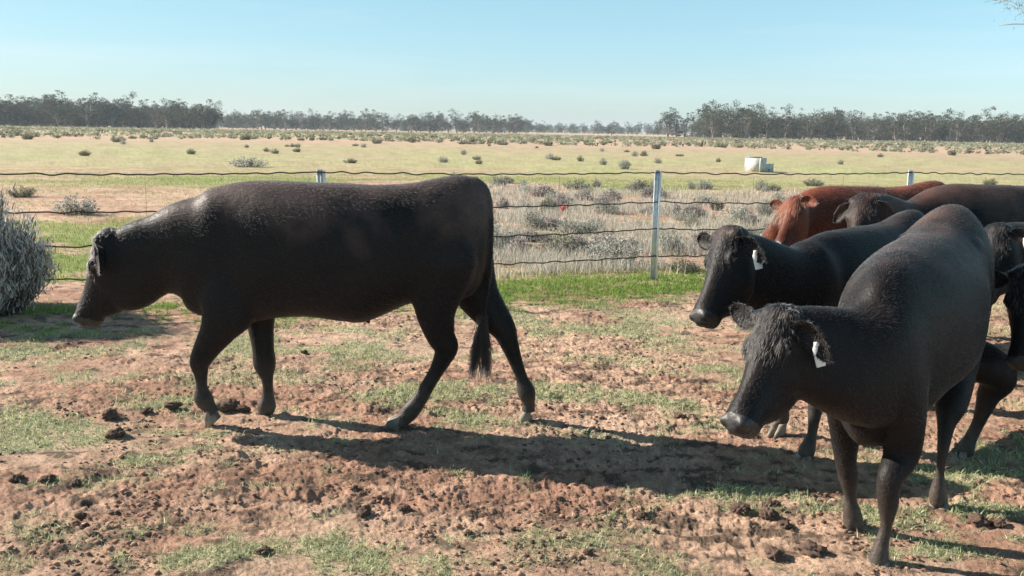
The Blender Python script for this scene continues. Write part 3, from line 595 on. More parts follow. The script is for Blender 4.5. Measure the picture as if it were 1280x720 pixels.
HEAD = [(-.04, .055, -.035, .12), (-.01, .082, .004, .19), (.04, .098, .014, .225), (.09, .108, .016, .25), (.14, .113, .016, .265), (.19, .108, .010, .29), (.25, .094, .003, .30), (.31, .080, -.002, .285), (.37, .070, -.002, .255),
        (.42, .067, .002, .21), (.465, .070, .004, .155), (.50, .069, -.003, .125), (.53, .055, -.020, .095), (.545, .035, -.036, .055)]
HOOF = [(.085, -.004, .040, .036), (.062, .0, .047, .042), (.03, .012, .054, .045), (.0, .022, .060, .047)]
def voxel(me, size, smooth, keep=None, sh=None):
    o = bpy.data.objects.new('tmp', me); COL.objects.link(o); md = o.modifiers.new('r', 'REMESH'); md.mode = 'VOXEL'; md.voxel_size = size
    dg = bpy.context.evaluated_depsgraph_get(); e = o.evaluated_get(dg); out = bpy.data.meshes.new_from_object(e); bpy.data.objects.remove(o); bpy.data.meshes.remove(me)
    v = verts(out); e = np.empty(len(out.edges)*2, np.int32); out.edges.foreach_get('vertices', e); e = e.reshape(-1, 2); n = len(v); cnt = np.bincount(e.ravel(), minlength=n)[:, None]+1e-9
    for it in range(smooth):
        s = np.stack([np.bincount(e[:, 0], v[e[:, 1], k], n)+np.bincount(e[:, 1], v[e[:, 0], k], n) for k in range(3)], -1)/cnt
        wgt = np.where(v[:, 2] > .66, .5, .5 if it < 3 else 0.0)
        if keep is not None: wgt = np.where(np.linalg.norm(v-keep, axis=1) < .42, .5 if it < 4 else 0.0, wgt)
        v += (s-v)*wgt[:, None]
    if sh is not None:
        d = np.linalg.norm((v-sh)*np.array([1, .6, .7]), axis=1); wq = .6*np.clip(1-d/.36, 0, 1)**.7*(v[:, 2] > sh[2]-.25); act = wq > 0
        for it in range(90):
            s = np.stack([np.bincount(e[:, 0], v[e[:, 1], k], n)+np.bincount(e[:, 1], v[e[:, 0], k], n) for k in range(3)], -1)/cnt
            v += (s-v)*wq[:, None]
    out.vertices.foreach_set('co', v.astype(np.float32).ravel()); out.update(); return out
def verts(me):
    v = np.empty(len(me.vertices)*3, np.float32); me.vertices.foreach_get('co', v); return v.reshape(-1, 3).astype(float)
def polys(me):
    me.calc_loop_triangles(); t = np.empty(len(me.loop_triangles)*3, np.int32); me.loop_triangles.foreach_get('vertices', t); return t.reshape(-1, 3)

def ear_geo(root, out, fwd, L=.19, wdt=.062, cup=.035, droop=.03):
    """cupped leaf: root point, outward axis, the way the cup opens"""
    out = out/np.linalg.norm(out); fwd = fwd-out*np.dot(out, fwd); fwd /= np.linalg.norm(fwd); side = np.cross(out, fwd); nu, nv = 16, 10; top = []; 
    u = np.linspace(0, 1, nu); v = np.linspace(-1, 1, nv); Uq, Vq = np.meshgrid(u, v, indexing='ij'); w_ = wdt*(.42+.58*np.sin(np.pi*np.clip(Uq*.93+.07, 0, 1))**.8)*np.clip((1.0-Uq)*7, .0, 1)**.5
    rootcl = 1-.45*np.exp(-(Uq/.22)**2)
    P = root+out*(Uq*L)[..., None]+side*(w_*Vq*rootcl)[..., None]+fwd*((cup*Vq**2*(1.25-Uq*.9)))[..., None]-np.array([0, 0, 1])*(droop*Uq**2)[..., None]
    Q = P-fwd*(.009*(1-.6*Vq**2))[..., None]; V = np.vstack([P.reshape(-1, 3), Q.reshape(-1, 3)]); m = nu*nv; i = (np.arange(nu-1)[:, None]*nv+np.arange(nv-1)[None]).ravel(); F = [np.stack([i, i+1, i+nv+1, i+nv], -1), np.stack([i+m, i+nv+m, i+nv+1+m, i+1+m], -1)]
    e = np.concatenate([np.arange(nv), np.arange(1, nu)*nv+nv-1, (nu-1)*nv+np.arange(nv-2, -1, -1), np.arange(nu-2, 0, -1)*nv]); e2 = np.roll(e, -1); F.append(np.stack([e, e+m, e2+m, e2], -1)); return V, np.vstack(F)

def build_cow(name, label, root_loc, heading, scale, neck, poll, muz, up, legs, tail, kind='black', hairs=60000, ears=None, tags=(), W=1.0, slope=0.0, sm=22, box=.80, nar=.30, voxel_size=.0095, group=None, hlen=1.0, tuft=1.0, head_s=1.0, cat='cow'):
    """all points in the cow's own frame (forward x, left y, up z) in metres"""
    root = empty(name, (root_loc[0], root_loc[1], 0), heading); tag(root, label, cat, group)
    S = scale; zs = lambda x: -slope*(x+.7)/1.4; mb = MB(); A = np.arange(36)/36*2*np.pi
    tr = catmull(np.array([(x, t, b, hw) for x, t, b, hw in TRUNK]), 4); out = []
    for x, t, b, hw in tr:
        sn, cs = np.sin(A), np.cos(A); c_ = np.sign(cs)*np.abs(cs)**box; up_ = np.clip(sn, 0, 1); lo = np.clip(-sn, 0, 1)
        y = hw*W*c_*(1-nar*up_**2.6-.16*lo**3); z = (t+b)/2-.02+(np.where(sn > 0, (t-(t+b)/2+.02), ((t+b)/2-.02-b))*np.sign(sn)*np.abs(sn)**.80)
        out.append(np.stack([np.full(36, x), y, z+zs(x)/S], -1)*S)
    mb.rings(out)
    # muscle masses and bony landmarks
    for s in (1, -1):
        a = LC(277, 262); b = LC(262, 370); limb(mb, [(a[0]*S-.05, .05*S*s, a[2]*S-.07+zs(.7), .06*S, .05*S), (LC(290, 300)[0]*S, .125*W*S*s, LC(283, 300)[2]*S+zs(.7), .12*S, .07*S), (LC(290, 345)[0]*S, .125*W*S*s, LC(272, 345)[2]*S+zs(.7)*.6, .13*S, .075*S), (b[0]*S-.05, .12*W*S*s, b[2]*S, .10*S, .065*S)])
        h = LC(520, 243); ellipsoid(mb, (h[0]*S, .13*W*S*s, h[2]*S-.068+zs(h[0])), (.12*S, .08*S, .07*S)); p = LC(592, 255); ellipsoid(mb, (p[0]*S, .09*S*s, p[2]*S), (.05*S, .05*S, .06*S))
        n_ = LC(272, 283); ellipsoid(mb, (n_[0]*S-.04, .03*S*s, n_[2]*S+zs(.7)), (.16*S, .07*S, .12*S))
        q = LC(556, 320); ellipsoid(mb, (q[0]*S, .145*W*S*s, q[2]*S), (.19*S, .105*S, .24*S)); r = LC(430, 330); ellipsoid(mb, (r[0]*S, .15*W*S*s, r[2]*S), (.33*S, .15*S, .22*S))
    limb(mb, neck, 32, 6, .78)
    limb(mb, [neck[0]] + [(q[0], q[1], q[2]+q[3]*.10, q[3]*.92, q[4]*.9) for q in neck[1:]])
    # head
    P0 = np.array(poll, float); ax = np.array(muz, float)-P0; HL = np.linalg.norm(ax)/.545; ax /= np.linalg.norm(ax); nz = np.array(up, float); nz -= ax*np.dot(ax, nz); nz /= np.linalg.norm(nz); sd = np.cross(nz, ax)      # sd: the cow's left
    if np.dot(sd, np.array([0, 1, 0])) < 0 and abs(np.dot(sd, np.array([0, 1, 0]))) > .3: sd = -sd
    def H(t, y, z): return P0+(ax*t+sd*y*head_s+nz*z*head_s)*HL
    hr = catmull(np.array(HEAD), 3); A2 = np.arange(32)/32*2*np.pi; out = []
    for t, hw, top, dep in hr:
        sn, cs = np.sin(A2), np.cos(A2); lo = np.clip(-sn, 0, 1); hi = np.clip(sn, 0, 1); y = hw*np.sign(cs)*np.abs(cs)**.8*(1-.30*lo**1.2-.22*hi**3); z = top-dep/2+dep/2*np.sign(sn)*np.abs(sn)**.85
        out.append(np.stack([H(t, a, b) for a, b in zip(y, z)]))
    mb.rings(out)
    for s in (1, -1):
        ellipsoid(mb, H(.165, .092*s, -.045), (.048*HL, .024*HL, .034*HL), np.array([ax, sd, nz])); ellipsoid(mb, H(.215, .078*s, -.155), (.085*HL, .026*HL, .075*HL), np.array([ax, sd, nz])); ellipsoid(mb, H(.505, .045*s, -.035), (.030*HL, .026*HL, .034*HL), np.array([ax, sd, nz]))
        ellipsoid(mb, H(.03, .072*s, -.03), (.035*HL, .04*HL, .035*HL), np.array([ax, sd, nz]))
    ellipsoid(mb, H(.475, 0, -.125), (.06*HL, .048*HL, .032*HL), np.array([ax, sd, nz]))
    for lg in legs:
        q = [tuple(r) for r in lg['pts']]; q = [(*r[:3], r[3]-(.005 if r[2] < .6 else 0), r[4]-(.004 if r[2] < .6 else 0)) for r in q]; 
        sh_ = [(.55*(q[i][3]-(q[i-1][3]+q[i+1][3])/2), .55*(q[i][4]-(q[i-1][4]+q[i+1][4])/2)) if 0 < i < len(q)-1 and q[i][2] < .50*S else (0, 0) for i in range(len(q))]
        q = [(*r[:3], max(r[3]+min(max(a, -.006), .007), .02), max(r[4]+min(max(b, -.005), .006), .02)) for r, (a, b) in zip(q, sh_)]; limb(mb, q, 18)
    if tail: 
        mb.tube(catmull(np.array(tail)[:, :3], 5), np.interp(np.linspace(0, 1, (len(tail)-1)*5+1), np.linspace(0, 1, len(tail)), np.array(tail)[:, 3]), 10)
    if cat == 'steer':
        a = LC(458, 399); b = LC(463, 405); mb.tube([a-[0, 0, -.03], a, b], [.035, .02, .008], 8)
    me = voxel(mb.mesh('body'), voxel_size, sm, H(.25, 0, -.1), np.array([LC(256, 285)[0]*S, 0, LC(256, 285)[2]*S+zs(.75)])); V = verts(me); F = polys(me); n0 = len(V)
    # nostrils, mouth line and eyelids pressed into the surface
    def loc(P): d = P-P0; return d@ax/HL, d@sd/HL/head_s, d@nz/HL/head_s
    t, y, z = loc(V); 
    for s in (1, -1):
        dd = ((t-.520)/.017)**2+((y-.040*s)/.014)**2+((z+.038)/.018)**2; V -= (np.exp(-dd)*.022*HL)[:, None]*(sd*s*.5+ax*.8)
        dd = ((t-.17)/.028)**2+((z+.052)/.016)**2; wgt = np.exp(-dd)*(y*s > .06); V -= wgt[:, None]*sd*s*.010*HL
    line = np.exp(-((z+.098-(t-.47)*.12)/.006)**2)*(t > .415)*(t < .56); ctr = H(.45, 0, -.09); V -= line[:, None]*((V-ctr)/np.linalg.norm(V-ctr, axis=1)[:, None]*.008)
    dirt = np.clip((.42-V[:, 2])/.40, 0, 1)**1.3; mz = np.clip((t-.43)/.03, 0, 1)*(np.abs(y) < .12)*(np.abs(z+.06) < .16); muzmask = (t > .475) & (np.abs(y) < .1) & (z > -.16) & (z < .05) & (t < .6)
    Vs = [V]; Fs = [F]; mats = [np.where(muzmask[F].all(1), 2, 0)]; off = len(V); D_ = [dirt]
    def add(v, f, mi, d=0.):
        nonlocal off
        if f.shape[1] == 4: f = np.vstack([f[:, [0, 1, 2]], f[:, [0, 2, 3]]])
        Vs.append(v); Fs.append(f+off); mats.append(np.full(len(f), mi)); D_.append(np.full(len(v), d)); off += len(v)
    for lg in legs:                              # cloven hooves and dew claws
        hx, hy, hz = lg['hoof']; pit = lg.get('pitch', 0); yaw = lg.get('yaw', 0); hs = lg.get('hs', 1.0)*S; cp, sp_ = math.cos(pit), math.sin(pit); cy, sy = math.cos(yaw), math.sin(yaw); A3 = np.arange(14)/14*2*np.pi
        for s in (1, -1):
            m2 = MB(); rr = []
            for (zz, cx, rx, ry) in HOOF:
                x_ = cx+rx*np.cos(A3)*np.where(np.cos(A3) > 0, 1.12, .85); y_ = .024*s+.024*np.sin(A3)*(ry/.047); z_ = zz+np.where(np.cos(A3) > 0, -zz*.0, 0)*A3; q = np.stack([x_, y_, np.full(14, 1.)*z_-(.018*np.cos(A3) if zz > .05 else 0)], -1)*hs
                q = np.stack([q[:, 0]*cp+q[:, 2]*sp_, q[:, 1], -q[:, 0]*sp_+q[:, 2]*cp], -1); q = np.stack([q[:, 0]*cy-q[:, 1]*sy, q[:, 0]*sy+q[:, 1]*cy, q[:, 2]], -1); rr.append(q+[hx, hy, hz])
            m2.rings(rr[::-1]); dq = np.array([-.048, .024*s, .112])*hs; dq = np.array([dq[0]*cp+dq[2]*sp_, dq[1], -dq[0]*sp_+dq[2]*cp]); dq = np.array([dq[0]*cy-dq[1]*sy, dq[0]*sy+dq[1]*cy, dq[2]])
            n4 = len(np.vstack(m2.F4)); ellipsoid(m2, dq+[hx, hy, hz], (.011*hs, .010*hs, .019*hs), None, 10, 6)
            add(np.vstack(m2.V), np.vstack([np.vstack(m2.F4)[:, [0, 1, 2]], np.vstack(m2.F4)[:, [0, 2, 3]], np.vstack(m2.F3)]), 1)
    for s in (1, -1):
        m2 = MB(); ellipsoid(m2, H(.172, .099*s, -.052), (.021*HL, .018*HL, .017*HL), np.array([ax, sd, nz]), 20, 12); add(np.vstack(m2.V), np.vstack([np.vstack(m2.F4)[:, [0, 1, 2]], np.vstack(m2.F4)[:, [0, 2, 3]], np.vstack(m2.F3)]), 3)
    EG = []
    for s, e in zip((1, -1), ears or ((.55, -.25, -.35, .6, .1, .0), (.55, -.25, -.35, .6, .1, .0))):
        o_ = sd*s*e[0]+ax*e[1]*-1*-1+nz*e[2]; fw = ax*e[3]+nz*e[4]+sd*s*e[5]; v, f = ear_geo(H(.045, .088*s, -.055), o_, fw, .160*HL, .050*HL, .030*HL, e[6]*HL if len(e) > 6 else .03*HL); add(v, f, 0); EG.append((v, o_/np.linalg.norm(o_)))
    Va = np.vstack(Vs); Fa = np.vstack(Fs); b = mesh_np('body', Va, Fa, None, True)
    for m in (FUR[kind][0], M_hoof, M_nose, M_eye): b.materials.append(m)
    b.polygons.foreach_set('material_index', np.concatenate(mats).astype(np.int32)); a = b.attributes.new('dirt', 'FLOAT', 'POINT'); a.data.foreach_set('value', np.concatenate(D_).astype(np.float32))
    obj('body', b, root)
    # coat
    if hairs:
        Fh = np.vstack([F]+[f for f, m in zip(Fs[1:], mats[1:]) if m[0] == 0]); tri = Va[Fh]; nrm = np.cross(tri[:, 1]-tri[:, 0], tri[:, 2]-tri[:, 0]); area = np.linalg.norm(nrm, axis=1); nrm /= area[:, None]+1e-12
        hairs = int(hairs*.42); g = np.random.default_rng(hairs+int(scale*100)); fi = g.choice(len(Fh), hairs, p=area/area.sum()); u = g.random((hairs, 2)); fl = u.sum(1) > 1; u[fl] = 1-u[fl]; P = tri[fi, 0]+(tri[fi, 1]-tri[fi, 0])*u[:, :1]+(tri[fi, 2]-tri[fi, 0])*u[:, 1:]; n_ = nrm[fi]
        t, y, z = loc(P); isheadt = (t > -.06) & (t < .58) & (np.abs(y) < .2) & (np.abs(z+.1) < .25)
        keep = (P[:, 2] > .085) & ~((t > .475) & isheadt); P, n_, t, y, z, isheadt = P[keep], n_[keep], t[keep], y[keep], z[keep], isheadt[keep]; m = len(P)
        fore = isheadt & (z > -.07) & (t < .24)
        flow = np.tile([-.75, 0, -.55], (m, 1)); lowleg = P[:, 2] < .62*S; flow[lowleg] = [-.15, 0, -1.]; flow[isheadt] = ax*1.0-nz*.15
        cur = np.stack([fbm(P[:, 0]*7, P[:, 2]*7+P[:, 1]*5, 500, 3), fbm(P[:, 0]*7+40, P[:, 1]*7+P[:, 2]*5, 510, 3), fbm(P[:, 2]*7+80, P[:, 0]*7+P[:, 1]*6, 520, 3)], -1)
        flow = flow+cur*np.where(fore, .25, .35)[:, None]+g.normal(0, .07, (m, 3)); flow -= n_*(flow*n_).sum(1)[:, None]; flow /= np.linalg.norm(flow, axis=1)[:, None]+1e-9
        ln = hlen*(.014+.012*g.random(m))*np.where(lowleg, .5, 1.)*np.where(isheadt, .6, 1.); fore = isheadt & (z > -.07) & (t < .24); ln = np.where(fore, hlen*(.024+.014*g.random(m))*tuft, ln); pl = isheadt & (t < .05) & (z > -.05) & (np.abs(y) < .055); ln = np.where(pl, hlen*.036*tuft*(.6+.6*g.random(m)), ln)
        lift = np.where(fore, .22, .16)*(.4+1.0*g.random(m)); p1 = P+(flow*.45+n_*lift[:, None]*.6)*ln[:, None]; p2 = P+(flow*.97+n_*lift[:, None]*.6)*ln[:, None]
        pts = np.stack([P-n_*.002, p1, p2], 1); rad = np.tile([.0006, .0005, .0001], (m, 1))*np.where(fore, 1.5, 1.0)[:, None]
        # ear fringes
        ex = []
        for v, o_ in EG:
            k = g.integers(0, 160, int(700*min(1, hairs/60000))); bp_ = v[k]; d = g.normal(0, 1, bp_.shape)*.5+o_*.8+np.array([0, 0, -.3]); d /= np.linalg.norm(d, axis=1)[:, None]; ll = .014*g.random(len(k))[:, None]+.004; ex.append(np.stack([bp_, bp_+d*ll*.5, bp_+d*ll], 1))
        ex = np.vstack(ex); pts = np.vstack([pts, ex]); rad = np.vstack([rad, np.tile([.0008, .0006, .0002], (len(ex), 1))]); sel = np.concatenate([((fore | pl) & (z > -.045) & (g.random(m) < .75)), np.zeros(len(ex), bool)])
        make_hair('coat', pts[~sel], rad[~sel], FUR[kind][1], root); make_hair('forelock', pts[sel], rad[sel], LIT_FORELOCK[kind], root)
    if tail:                                     # the switch
        e = np.array(tail[-1][:3]); d0 = e-np.array(tail[-2][:3]); d0 /= np.linalg.norm(d0); g = np.random.default_rng(4); n = 520; lk = g.integers(0, 5, n); lo = (g.random((5, 3))-.5)*np.array([.13, .04, .02]); L = (.16+.20*g.random(5))[lk]*(.5+.5*g.random(n))*S*1.15; s0 = e+d0*(g.random(n)*.06-.10)[:, None]+g.normal(0, .010, (n, 3))
        q = [s0]; 
        for k in range(1, 7): q.append(s0+(d0*.4+np.array([0, 0, -.6]))*(L*k/6)[:, None]+lo[lk]*(k/6)**1.2+g.normal(0, .0035*(1.2-k/8), (n, 3)))
        make_hair('tail_switch', np.stack(q, 1), np.tile([.0016]*5+[.0012, .0006], (n, 1)), FUR[kind][1], root)
    for s in tags:
        v, o_ = EG[0 if s > 0 else 1]; c = v[160:320].reshape(16, 10, 3)[9, 5]*.3+v[:160].reshape(16, 10, 3)[9, 5]*.7; fw = ax; m2 = MB(); dn = np.array([0, 0, -1.])*.85+o_*.3; dn /= np.linalg.norm(dn); sx = np.cross(dn, ax*.5+sd*s); sx /= np.linalg.norm(sx); th = np.cross(dn, sx)
        c = c+ax*.012*HL; prof = [(-.010, .008), (.0, .010), (.012, .018), (.022, .020), (.078, .020), (.084, .018)]; R1 = [np.array([c+dn*a+sx*q*b_+th*z_ for q, z_ in ((-1, -.0015), (1, -.0015), (1, .0015), (-1, .0015))]) for a, b_ in prof]; m2.rings(R1); o = obj('ear_tag', m2.mesh('ear_tag', M_tagw), root)
        m3 = MB(); m3.tube([c-th*.008, c+th*.008], .008, 10); obj('tag_stud', m3.mesh('tag_stud', M_tagw), o)
    return root
def make_hair(name, pts, rad, mat, parent):
    n, k = pts.shape[:2]; hc = bpy.data.hair_curves.new(name); hc.add_curves([k]*n)
    hc.attributes['position'].data.foreach_set('vector', pts.astype(np.float32).ravel())
    a = hc.attributes.get('radius') or hc.attributes.new('radius', 'FLOAT', 'POINT'); a.data.foreach_set('value', rad.astype(np.float32).ravel())
    hc.materials.append(mat); o = bpy.data.objects.new(name, hc); COL.objects.link(o); o.parent = parent; return o

def Lleg(rows, hoof, pitch=0, hs=1.0):
    """profile trace of a leg: px, py, width px, lateral offset, lateral/profile ratio"""
    pts = []
    for px, py, wpx, lat, q in rows: c = LC(px, py, lat); r = wm(wpx, Y0-lat); pts.append((*c, r, r*q))
    h = LC(hoof[0], hoof[1], hoof[2]); return dict(pts=pts, hoof=h, pitch=pitch, hs=hs)
def walking_cow():
    legs = [Lleg([(292, 330, 70, .07, .6), (288, 358, 80, .11, .6), (285, 387, 74, .13, .6), (273, 412, 50, .14, .75), (258, 436, 37, .13, .85), (250, 453, 29, .12, .95), (251, 466, 22, .12, .95), (252, 482, 19, .12, 1), (254, 497, 24, .12, 1), (263, 511, 21, .12, 1), (268, 517, 22, .12, 1)], (271, 526, .12), pitch=.75, hs=.9),
            Lleg([(300, 350, 80, -.13, .55), (322, 380, 48, -.12, .7), (326, 410, 36, -.10, .8), (329, 436, 31, -.09, .9), (331, 456, 29, -.09, .95), (334, 474, 20, -.08, .95), (335, 492, 19, -.08, 1), (333.5, 508, 24, -.08, 1), (330, 520, 21, -.08, 1), (328, 527, 24, -.08, 1)], (327, 536, -.08), hs=.95),
            Lleg([(548, 325, 100, .15, .5), (545, 365, 72, .14, .55), (545, 395, 50, .12, .65), (551, 420, 40, .10, .7), (558, 435, 33, .09, .75), (549, 457, 25, .08, .8), (537, 478, 22, .08, .85), (524, 500, 23, .08, .95), (513, 514, 25, .08, 1), (503, 525, 23, .08, 1), (499, 530, 24, .08, 1)], (494, 539.5, .08), hs=1.06),
            Lleg([(575, 325, 90, -.14, .5), (597, 368, 58, -.13, .55), (614, 392, 46, -.11, .62), (629, 411, 36, -.09, .7), (636, 428, 28, -.08, .75), (644, 450, 22, -.08, .85), (652, 472, 20, -.08, .9), (658, 490, 24, -.08, 1), (661, 505, 20, -.08, 1), (660, 514, 22, -.08, 1)], (661, 529, -.08), pitch=.45, hs=.9)]
    neck = []
    for px, py, wpx, hw in ((306, 316, 172, .20), (284, 316, 168, .195), (262, 318, 160, .18), (232, 314, 130, .15), (202, 318, 102, .115), (178, 327, 100, .11), (156, 341, 100, .105), (140, 344, 84, .09)): c = LC(px, py); neck.append((*c, wm(wpx), hw))
    tail = [(*LC(590, 226), .04), (*LC(606, 240), .036), (*LC(612, 275), .028), (*LC(612, 330), .022), (*LC(608, 375), .017), (*LC(602, 415), .013)]
    poll = LC(127, 290); muz = LC(92, 402)
    build_cow('steer', 'black steer walking left with its head low, whole body in side view', (X0, Y0), math.pi, 1.0, neck, poll, muz, (1, 0, .3), legs, tail, 'black', 95000,
              ears=((.60, .62, -.45, 0, .95, .30, .02), (.7, .1, .15, .5, .3, 0, .02)), cat='steer', group=None, tuft=1.0, W=.98, box=.62, nar=.20)
walking_cow()

def frame(root, heading):
    c, s = math.cos(heading), math.sin(heading); 
    def w2l(p): d = np.array(p, float)-np.array([root[0], root[1], 0]); return np.array([d[0]*c+d[1]*s, -d[0]*s+d[1]*c, d[2]])
    return w2l
def wleg(w2l, rows, hoof, ratio=.85, pitch=0, hs=1.0, top=None):
    pts = list(top or [])
    for px, py, D, wpx in rows: r = wpx*D/FPX/2; pts.append((*w2l(U(px, py, D)), r, r*ratio))
    h = w2l(U(*hoof)); return dict(pts=pts, hoof=h, pitch=pitch, hs=hs)
def std_legs(S, ph=(.12, -.10, -.14, .16)):
    """plain standing or slow walking legs in the cow's own frame"""
    out = []
    for s, off, fore in ((1, ph[0], 1), (-1, ph[1], 1), (1, ph[2], 0), (-1, ph[3], 0)):
        if fore: x0 = .70; rows = [(x0-.02, .14, .72, .17, .085), (x0, .15, .60, .13, .085), (x0+off*.3, .14, .48, .075, .06), (x0+off*.5, .13, .36, .06, .055), (x0+off*.75, .13, .24, .042, .04), (x0+off*.9, .13, .13, .05, .048), (x0+off+.02, .13, .07, .045, .045)]
        else: x0 = -.62; rows = [(x0+.04, .15, .85, .21, .10), (x0+.03, .15, .68, .16, .09), (x0+off*.3-.02, .13, .54, .09, .065), (x0+off*.4-.08, .12, .42, .065, .055), (x0+off*.7-.04, .12, .28, .045, .042), (x0+off*.9-.01, .12, .14, .052, .05), (x0+off+.03, .12, .07, .046, .046)]
        out.append(dict(pts=[(a*S, b*s*S, c*S, d*S, e*S) for a, b, c, d, e in rows], hoof=((x0+off+.04)*S, (.13 if fore else .12)*s*S, 0), hs=1.0))
    return out
def std_tail(S): return [(-.74*S, 0, 1.36*S, .04), (-.80*S, 0, 1.30*S, .036), (-.83*S, 0, 1.1*S, .028), (-.84*S, .01, .85*S, .021), (-.83*S, .02, .62*S, .015), (-.82*S, .02, .5*S, .013)]
def neck_to(w2l, S, poll, muz, r_end=(.165, .085), drop=.14, dz=0, r0=.33):
    """chain from the shoulders to behind the poll, all local"""
    a = np.array([.60*S, 0, 1.00*S-dz]); b = np.array([.80*S, 0, .98*S-dz]); ax = (np.array(muz)-np.array(poll)); ax /= np.linalg.norm(ax)
    e = np.array(poll)+ax*.10; e[2] -= drop*.3; back = (b-e); back /= np.linalg.norm(back); e = e+back*.06; out = []
    for t, P in zip((0, .12, .34, .6, .82, 1), catmull(np.array([a, b, (b+e)/2+np.array([0, 0, .0]), e]), 5)[[0, 3, 6, 10, 13, 15]]): out.append((*P, (r0*(1-t)+r_end[0]*t)*S*(1 if t < .9 else .95), .20*(1-t)**1.2*S+r_end[1]*(1-(1-t)**1.2)*S))
    return out

def front_cow():
    hd = math.atan2(-.81, -.585); S = .945; c0 = (1.85, 4.10); w = frame(c0, hd)
    t1 = [(.66*S, .12*S, .95*S, .16*S, .07*S), (.70*S, .14*S, .74*S, .14*S, .08*S)]; t2 = [(.66*S, -.12*S, .95*S, .16*S, .07*S), (.66*S, -.14*S, .74*S, .12*S, .075*S)]; h1 = [(-.55*S, .15*S, .90*S, .21*S, .10*S), (-.50*S, .15*S, .72*S, .15*S, .09*S)]; h2 = [(-.58*S, -.15*S, .90*S, .20*S, .10*S), (-.63*S, -.14*S, .72*S, .16*S, .09*S)]
    legs = [wleg(w, [(1128, 562, 3.50, 50), (1112, 600, 3.44, 38), (1110, 632, 3.43, 30), (1108, 656, 3.43, 22), (1102, 680, 3.42, 24), (1098, 700, 3.41, 29), (1096, 712, 3.40, 25)], (1094, 729, 3.38), .95, top=t1),
            wleg(w, [(1056, 540, 3.72, 42), (1057, 575, 3.72, 33), (1061, 600, 3.72, 28), (1063, 622, 3.72, 22), (1066, 648, 3.72, 28), (1067, 662, 3.72, 25)], (1069, 684, 3.72), .95, top=t2),
            wleg(w, [(1190, 500, 4.15, 46), (1183, 530, 4.08, 30), (1179, 560, 4.03, 21), (1175, 590, 4.01, 18), (1172, 618, 4.0, 24), (1172, 634, 4.0, 22)], (1171, 652, 3.98), .9, top=h1),
            wleg(w, [(1243, 462, 4.60, 54), (1235, 496, 4.66, 35), (1224, 526, 4.68, 23), (1213, 548, 4.69, 22), (1206, 562, 4.70, 26), (1202, 572, 4.70, 22)], (1196, 584, 4.66), .9, top=h2)]
    poll = w(U(968, 384, 3.42)); muz = w(U(908, 535, 3.20)); up = w(U(962, 381, 3.42)+np.array([-.72, -.42, .42]))-poll
    neck = neck_to(w, S, poll, muz, (.155, .085), dz=.14, r0=.29)
    build_cow('black_cow', 'nearest black cow at right, walking towards the camera with its head lowered', c0, hd, S, neck, poll, muz, up, legs, std_tail(S), 'brown', 150000,
              ears=((.72, .12, -.30, .35, .55, 0, .09), (.85, -.25, .25, .35, .5, 0, .0)), tags=(1,), W=1.02, hlen=.8, sm=12, slope=.12, voxel_size=.0085)
def middle_cow():
    hd = math.atan2(-.66, -.75); S = .87; c0 = (2.02, 5.24); w = frame(c0, hd)
    legs = std_legs(S); t1 = [(.66*S, .12*S, .92*S, .15*S, .07*S), (.70*S, .14*S, .72*S, .13*S, .08*S)]
    legs[0] = wleg(w, [(1035, 470, 4.72, 40), (1022, 500, 4.65, 28), (1018, 520, 4.62, 21), (1015, 543, 4.60, 18), (1009, 562, 4.58, 23), (1005, 572, 4.57, 21)], (1003, 585, 4.56), .95, top=t1)
    poll = w(U(905, 285, 4.50)); muz = w(U(866, 401, 4.28)); up = w(U(905, 285, 4.5)+np.array([-.8, -.35, .35]))-poll; neck = neck_to(w, S, poll, muz, (.17, .085), dz=-.01, r0=.30)
    build_cow('black_cow', 'middle black cow facing left, white tag in its ear, just behind the nearest cow\'s head', c0, hd, S, neck, poll, muz, up, legs, std_tail(S), 'black', 70000,
              ears=((.75, .25, -.5, .35, .5, 0, .06), (.85, -.2, .1, .35, .5, 0, .0)), tags=(1,), W=.9, hlen=.7, slope=.05)
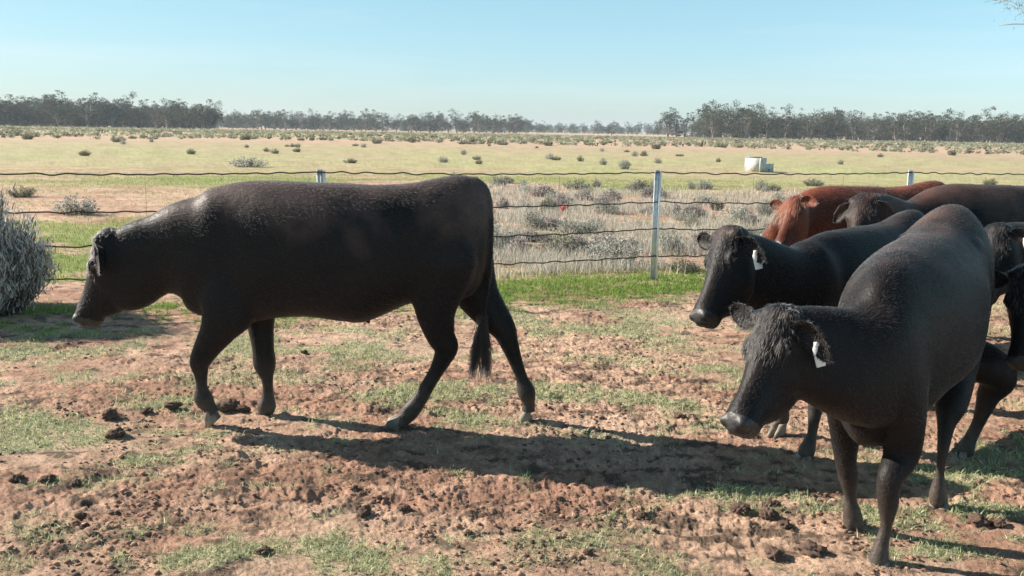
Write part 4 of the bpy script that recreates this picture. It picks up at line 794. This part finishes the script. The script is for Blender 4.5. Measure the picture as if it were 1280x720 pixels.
def back_cows():
    # red cow
    hd = math.atan2(-.28, -.96); S = .93; c0 = (2.95, 7.55); w = frame(c0, hd); poll = w(U(990, 244, 7.05)); muz = w(U(968, 310, 6.80)); up = w(U(990, 244, 7.05)+np.array([-.82, -.38, .42]))-poll
    build_cow('red_cow', 'rusty red cow seen behind the middle black cow', c0, hd, S, neck_to(w, S, poll, muz, (.17, .09)), poll, muz, up, std_legs(S), std_tail(S), 'red', 45000, ears=((.9, .1, -.1, .35, .5, 0, .03), (.9, -.1, .3, .3, .5, 0, .0)), voxel_size=.014, tuft=1.6, tags=())
    # dark cow with its face turned to the camera
    hd = math.atan2(-.25, -.97); S = .985; c0 = (3.55, 6.62); w = frame(c0, hd); poll = w(U(1078, 243, 6.15)); muz = w(U(1062, 315, 5.85)); up = w(U(1078, 243, 6.15)+np.array([-.6, -.65, .4]))-poll
    build_cow('black_cow', 'farthest black cow, its grey forehead in front of the red cow\'s back', c0, hd, S, neck_to(w, S, poll, muz, (.16, .09)), poll, muz, up, std_legs(S), std_tail(S), 'brown', 45000, ears=((.7, .35, -.5, .3, .5, 0, .05), (.7, .35, -.3, .3, .5, 0, .03)), voxel_size=.014, W=1.05)
    # tagged cow partly hidden at the right
    hd = math.atan2(-.30, -.95); S = .92; c0 = (4.05, 5.86); w = frame(c0, hd); poll = w(U(1242, 281, 5.35)); muz = w(U(1222, 375, 5.15)); up = w(U(1242, 281, 5.35)+np.array([-.75, -.3, .4]))-poll
    build_cow('black_cow', 'black cow behind the nearest cow\'s rump, white tag hanging from its ear', c0, hd, S, neck_to(w, S, poll, muz, (.17, .09)), poll, muz, up, std_legs(S), std_tail(S), 'black', 45000, ears=((.85, .1, -.25, .35, .5, 0, .05), (.8, 0, .1, .3, .5, 0, .0)), tags=(1,), voxel_size=.014)
    # cow cut by the right edge
    hd = math.atan2(-.22, -.97); S = .90; c0 = (3.66, 4.80); w = frame(c0, hd); poll = w(U(1286, 334, 4.45)); muz = w(U(1272, 460, 4.25)); up = w(U(1286, 334, 4.45)+np.array([-.6, -.6, .4]))-poll
    build_cow('black_cow', 'black cow cut off by the right edge of the picture beside the nearest cow', c0, hd, S, neck_to(w, S, poll, muz, (.17, .09)), poll, muz, up, std_legs(S), std_tail(S), 'brown', 45000, ears=((.85, .1, -.25, .35, .5, 0, .05), (.85, -.05, .0, .35, .5, 0, .02)), voxel_size=.013)
front_cow(); middle_cow(); back_cows()

# ------------------------------------------------------------------ air
def haze():
    mb = MB(); mb.box((0, 1500, 9), (2600, 2600, 10.5+4)); m = bpy.data.materials.new('thin_haze'); m.use_nodes = True; nt = m.node_tree; nt.nodes.remove(nt.nodes['Principled BSDF'])
    v = nt.nodes.new('ShaderNodeVolumePrincipled'); v.inputs['Color'].default_value = (.80, .90, 1, 1); v.inputs['Density'].default_value = .0003; nt.links.new(v.outputs[0], nt.nodes['Material Output'].inputs['Volume'])
    tag(obj('haze', mb.mesh('haze', m)), 'thin pale haze over the plain', kind='stuff')
haze()
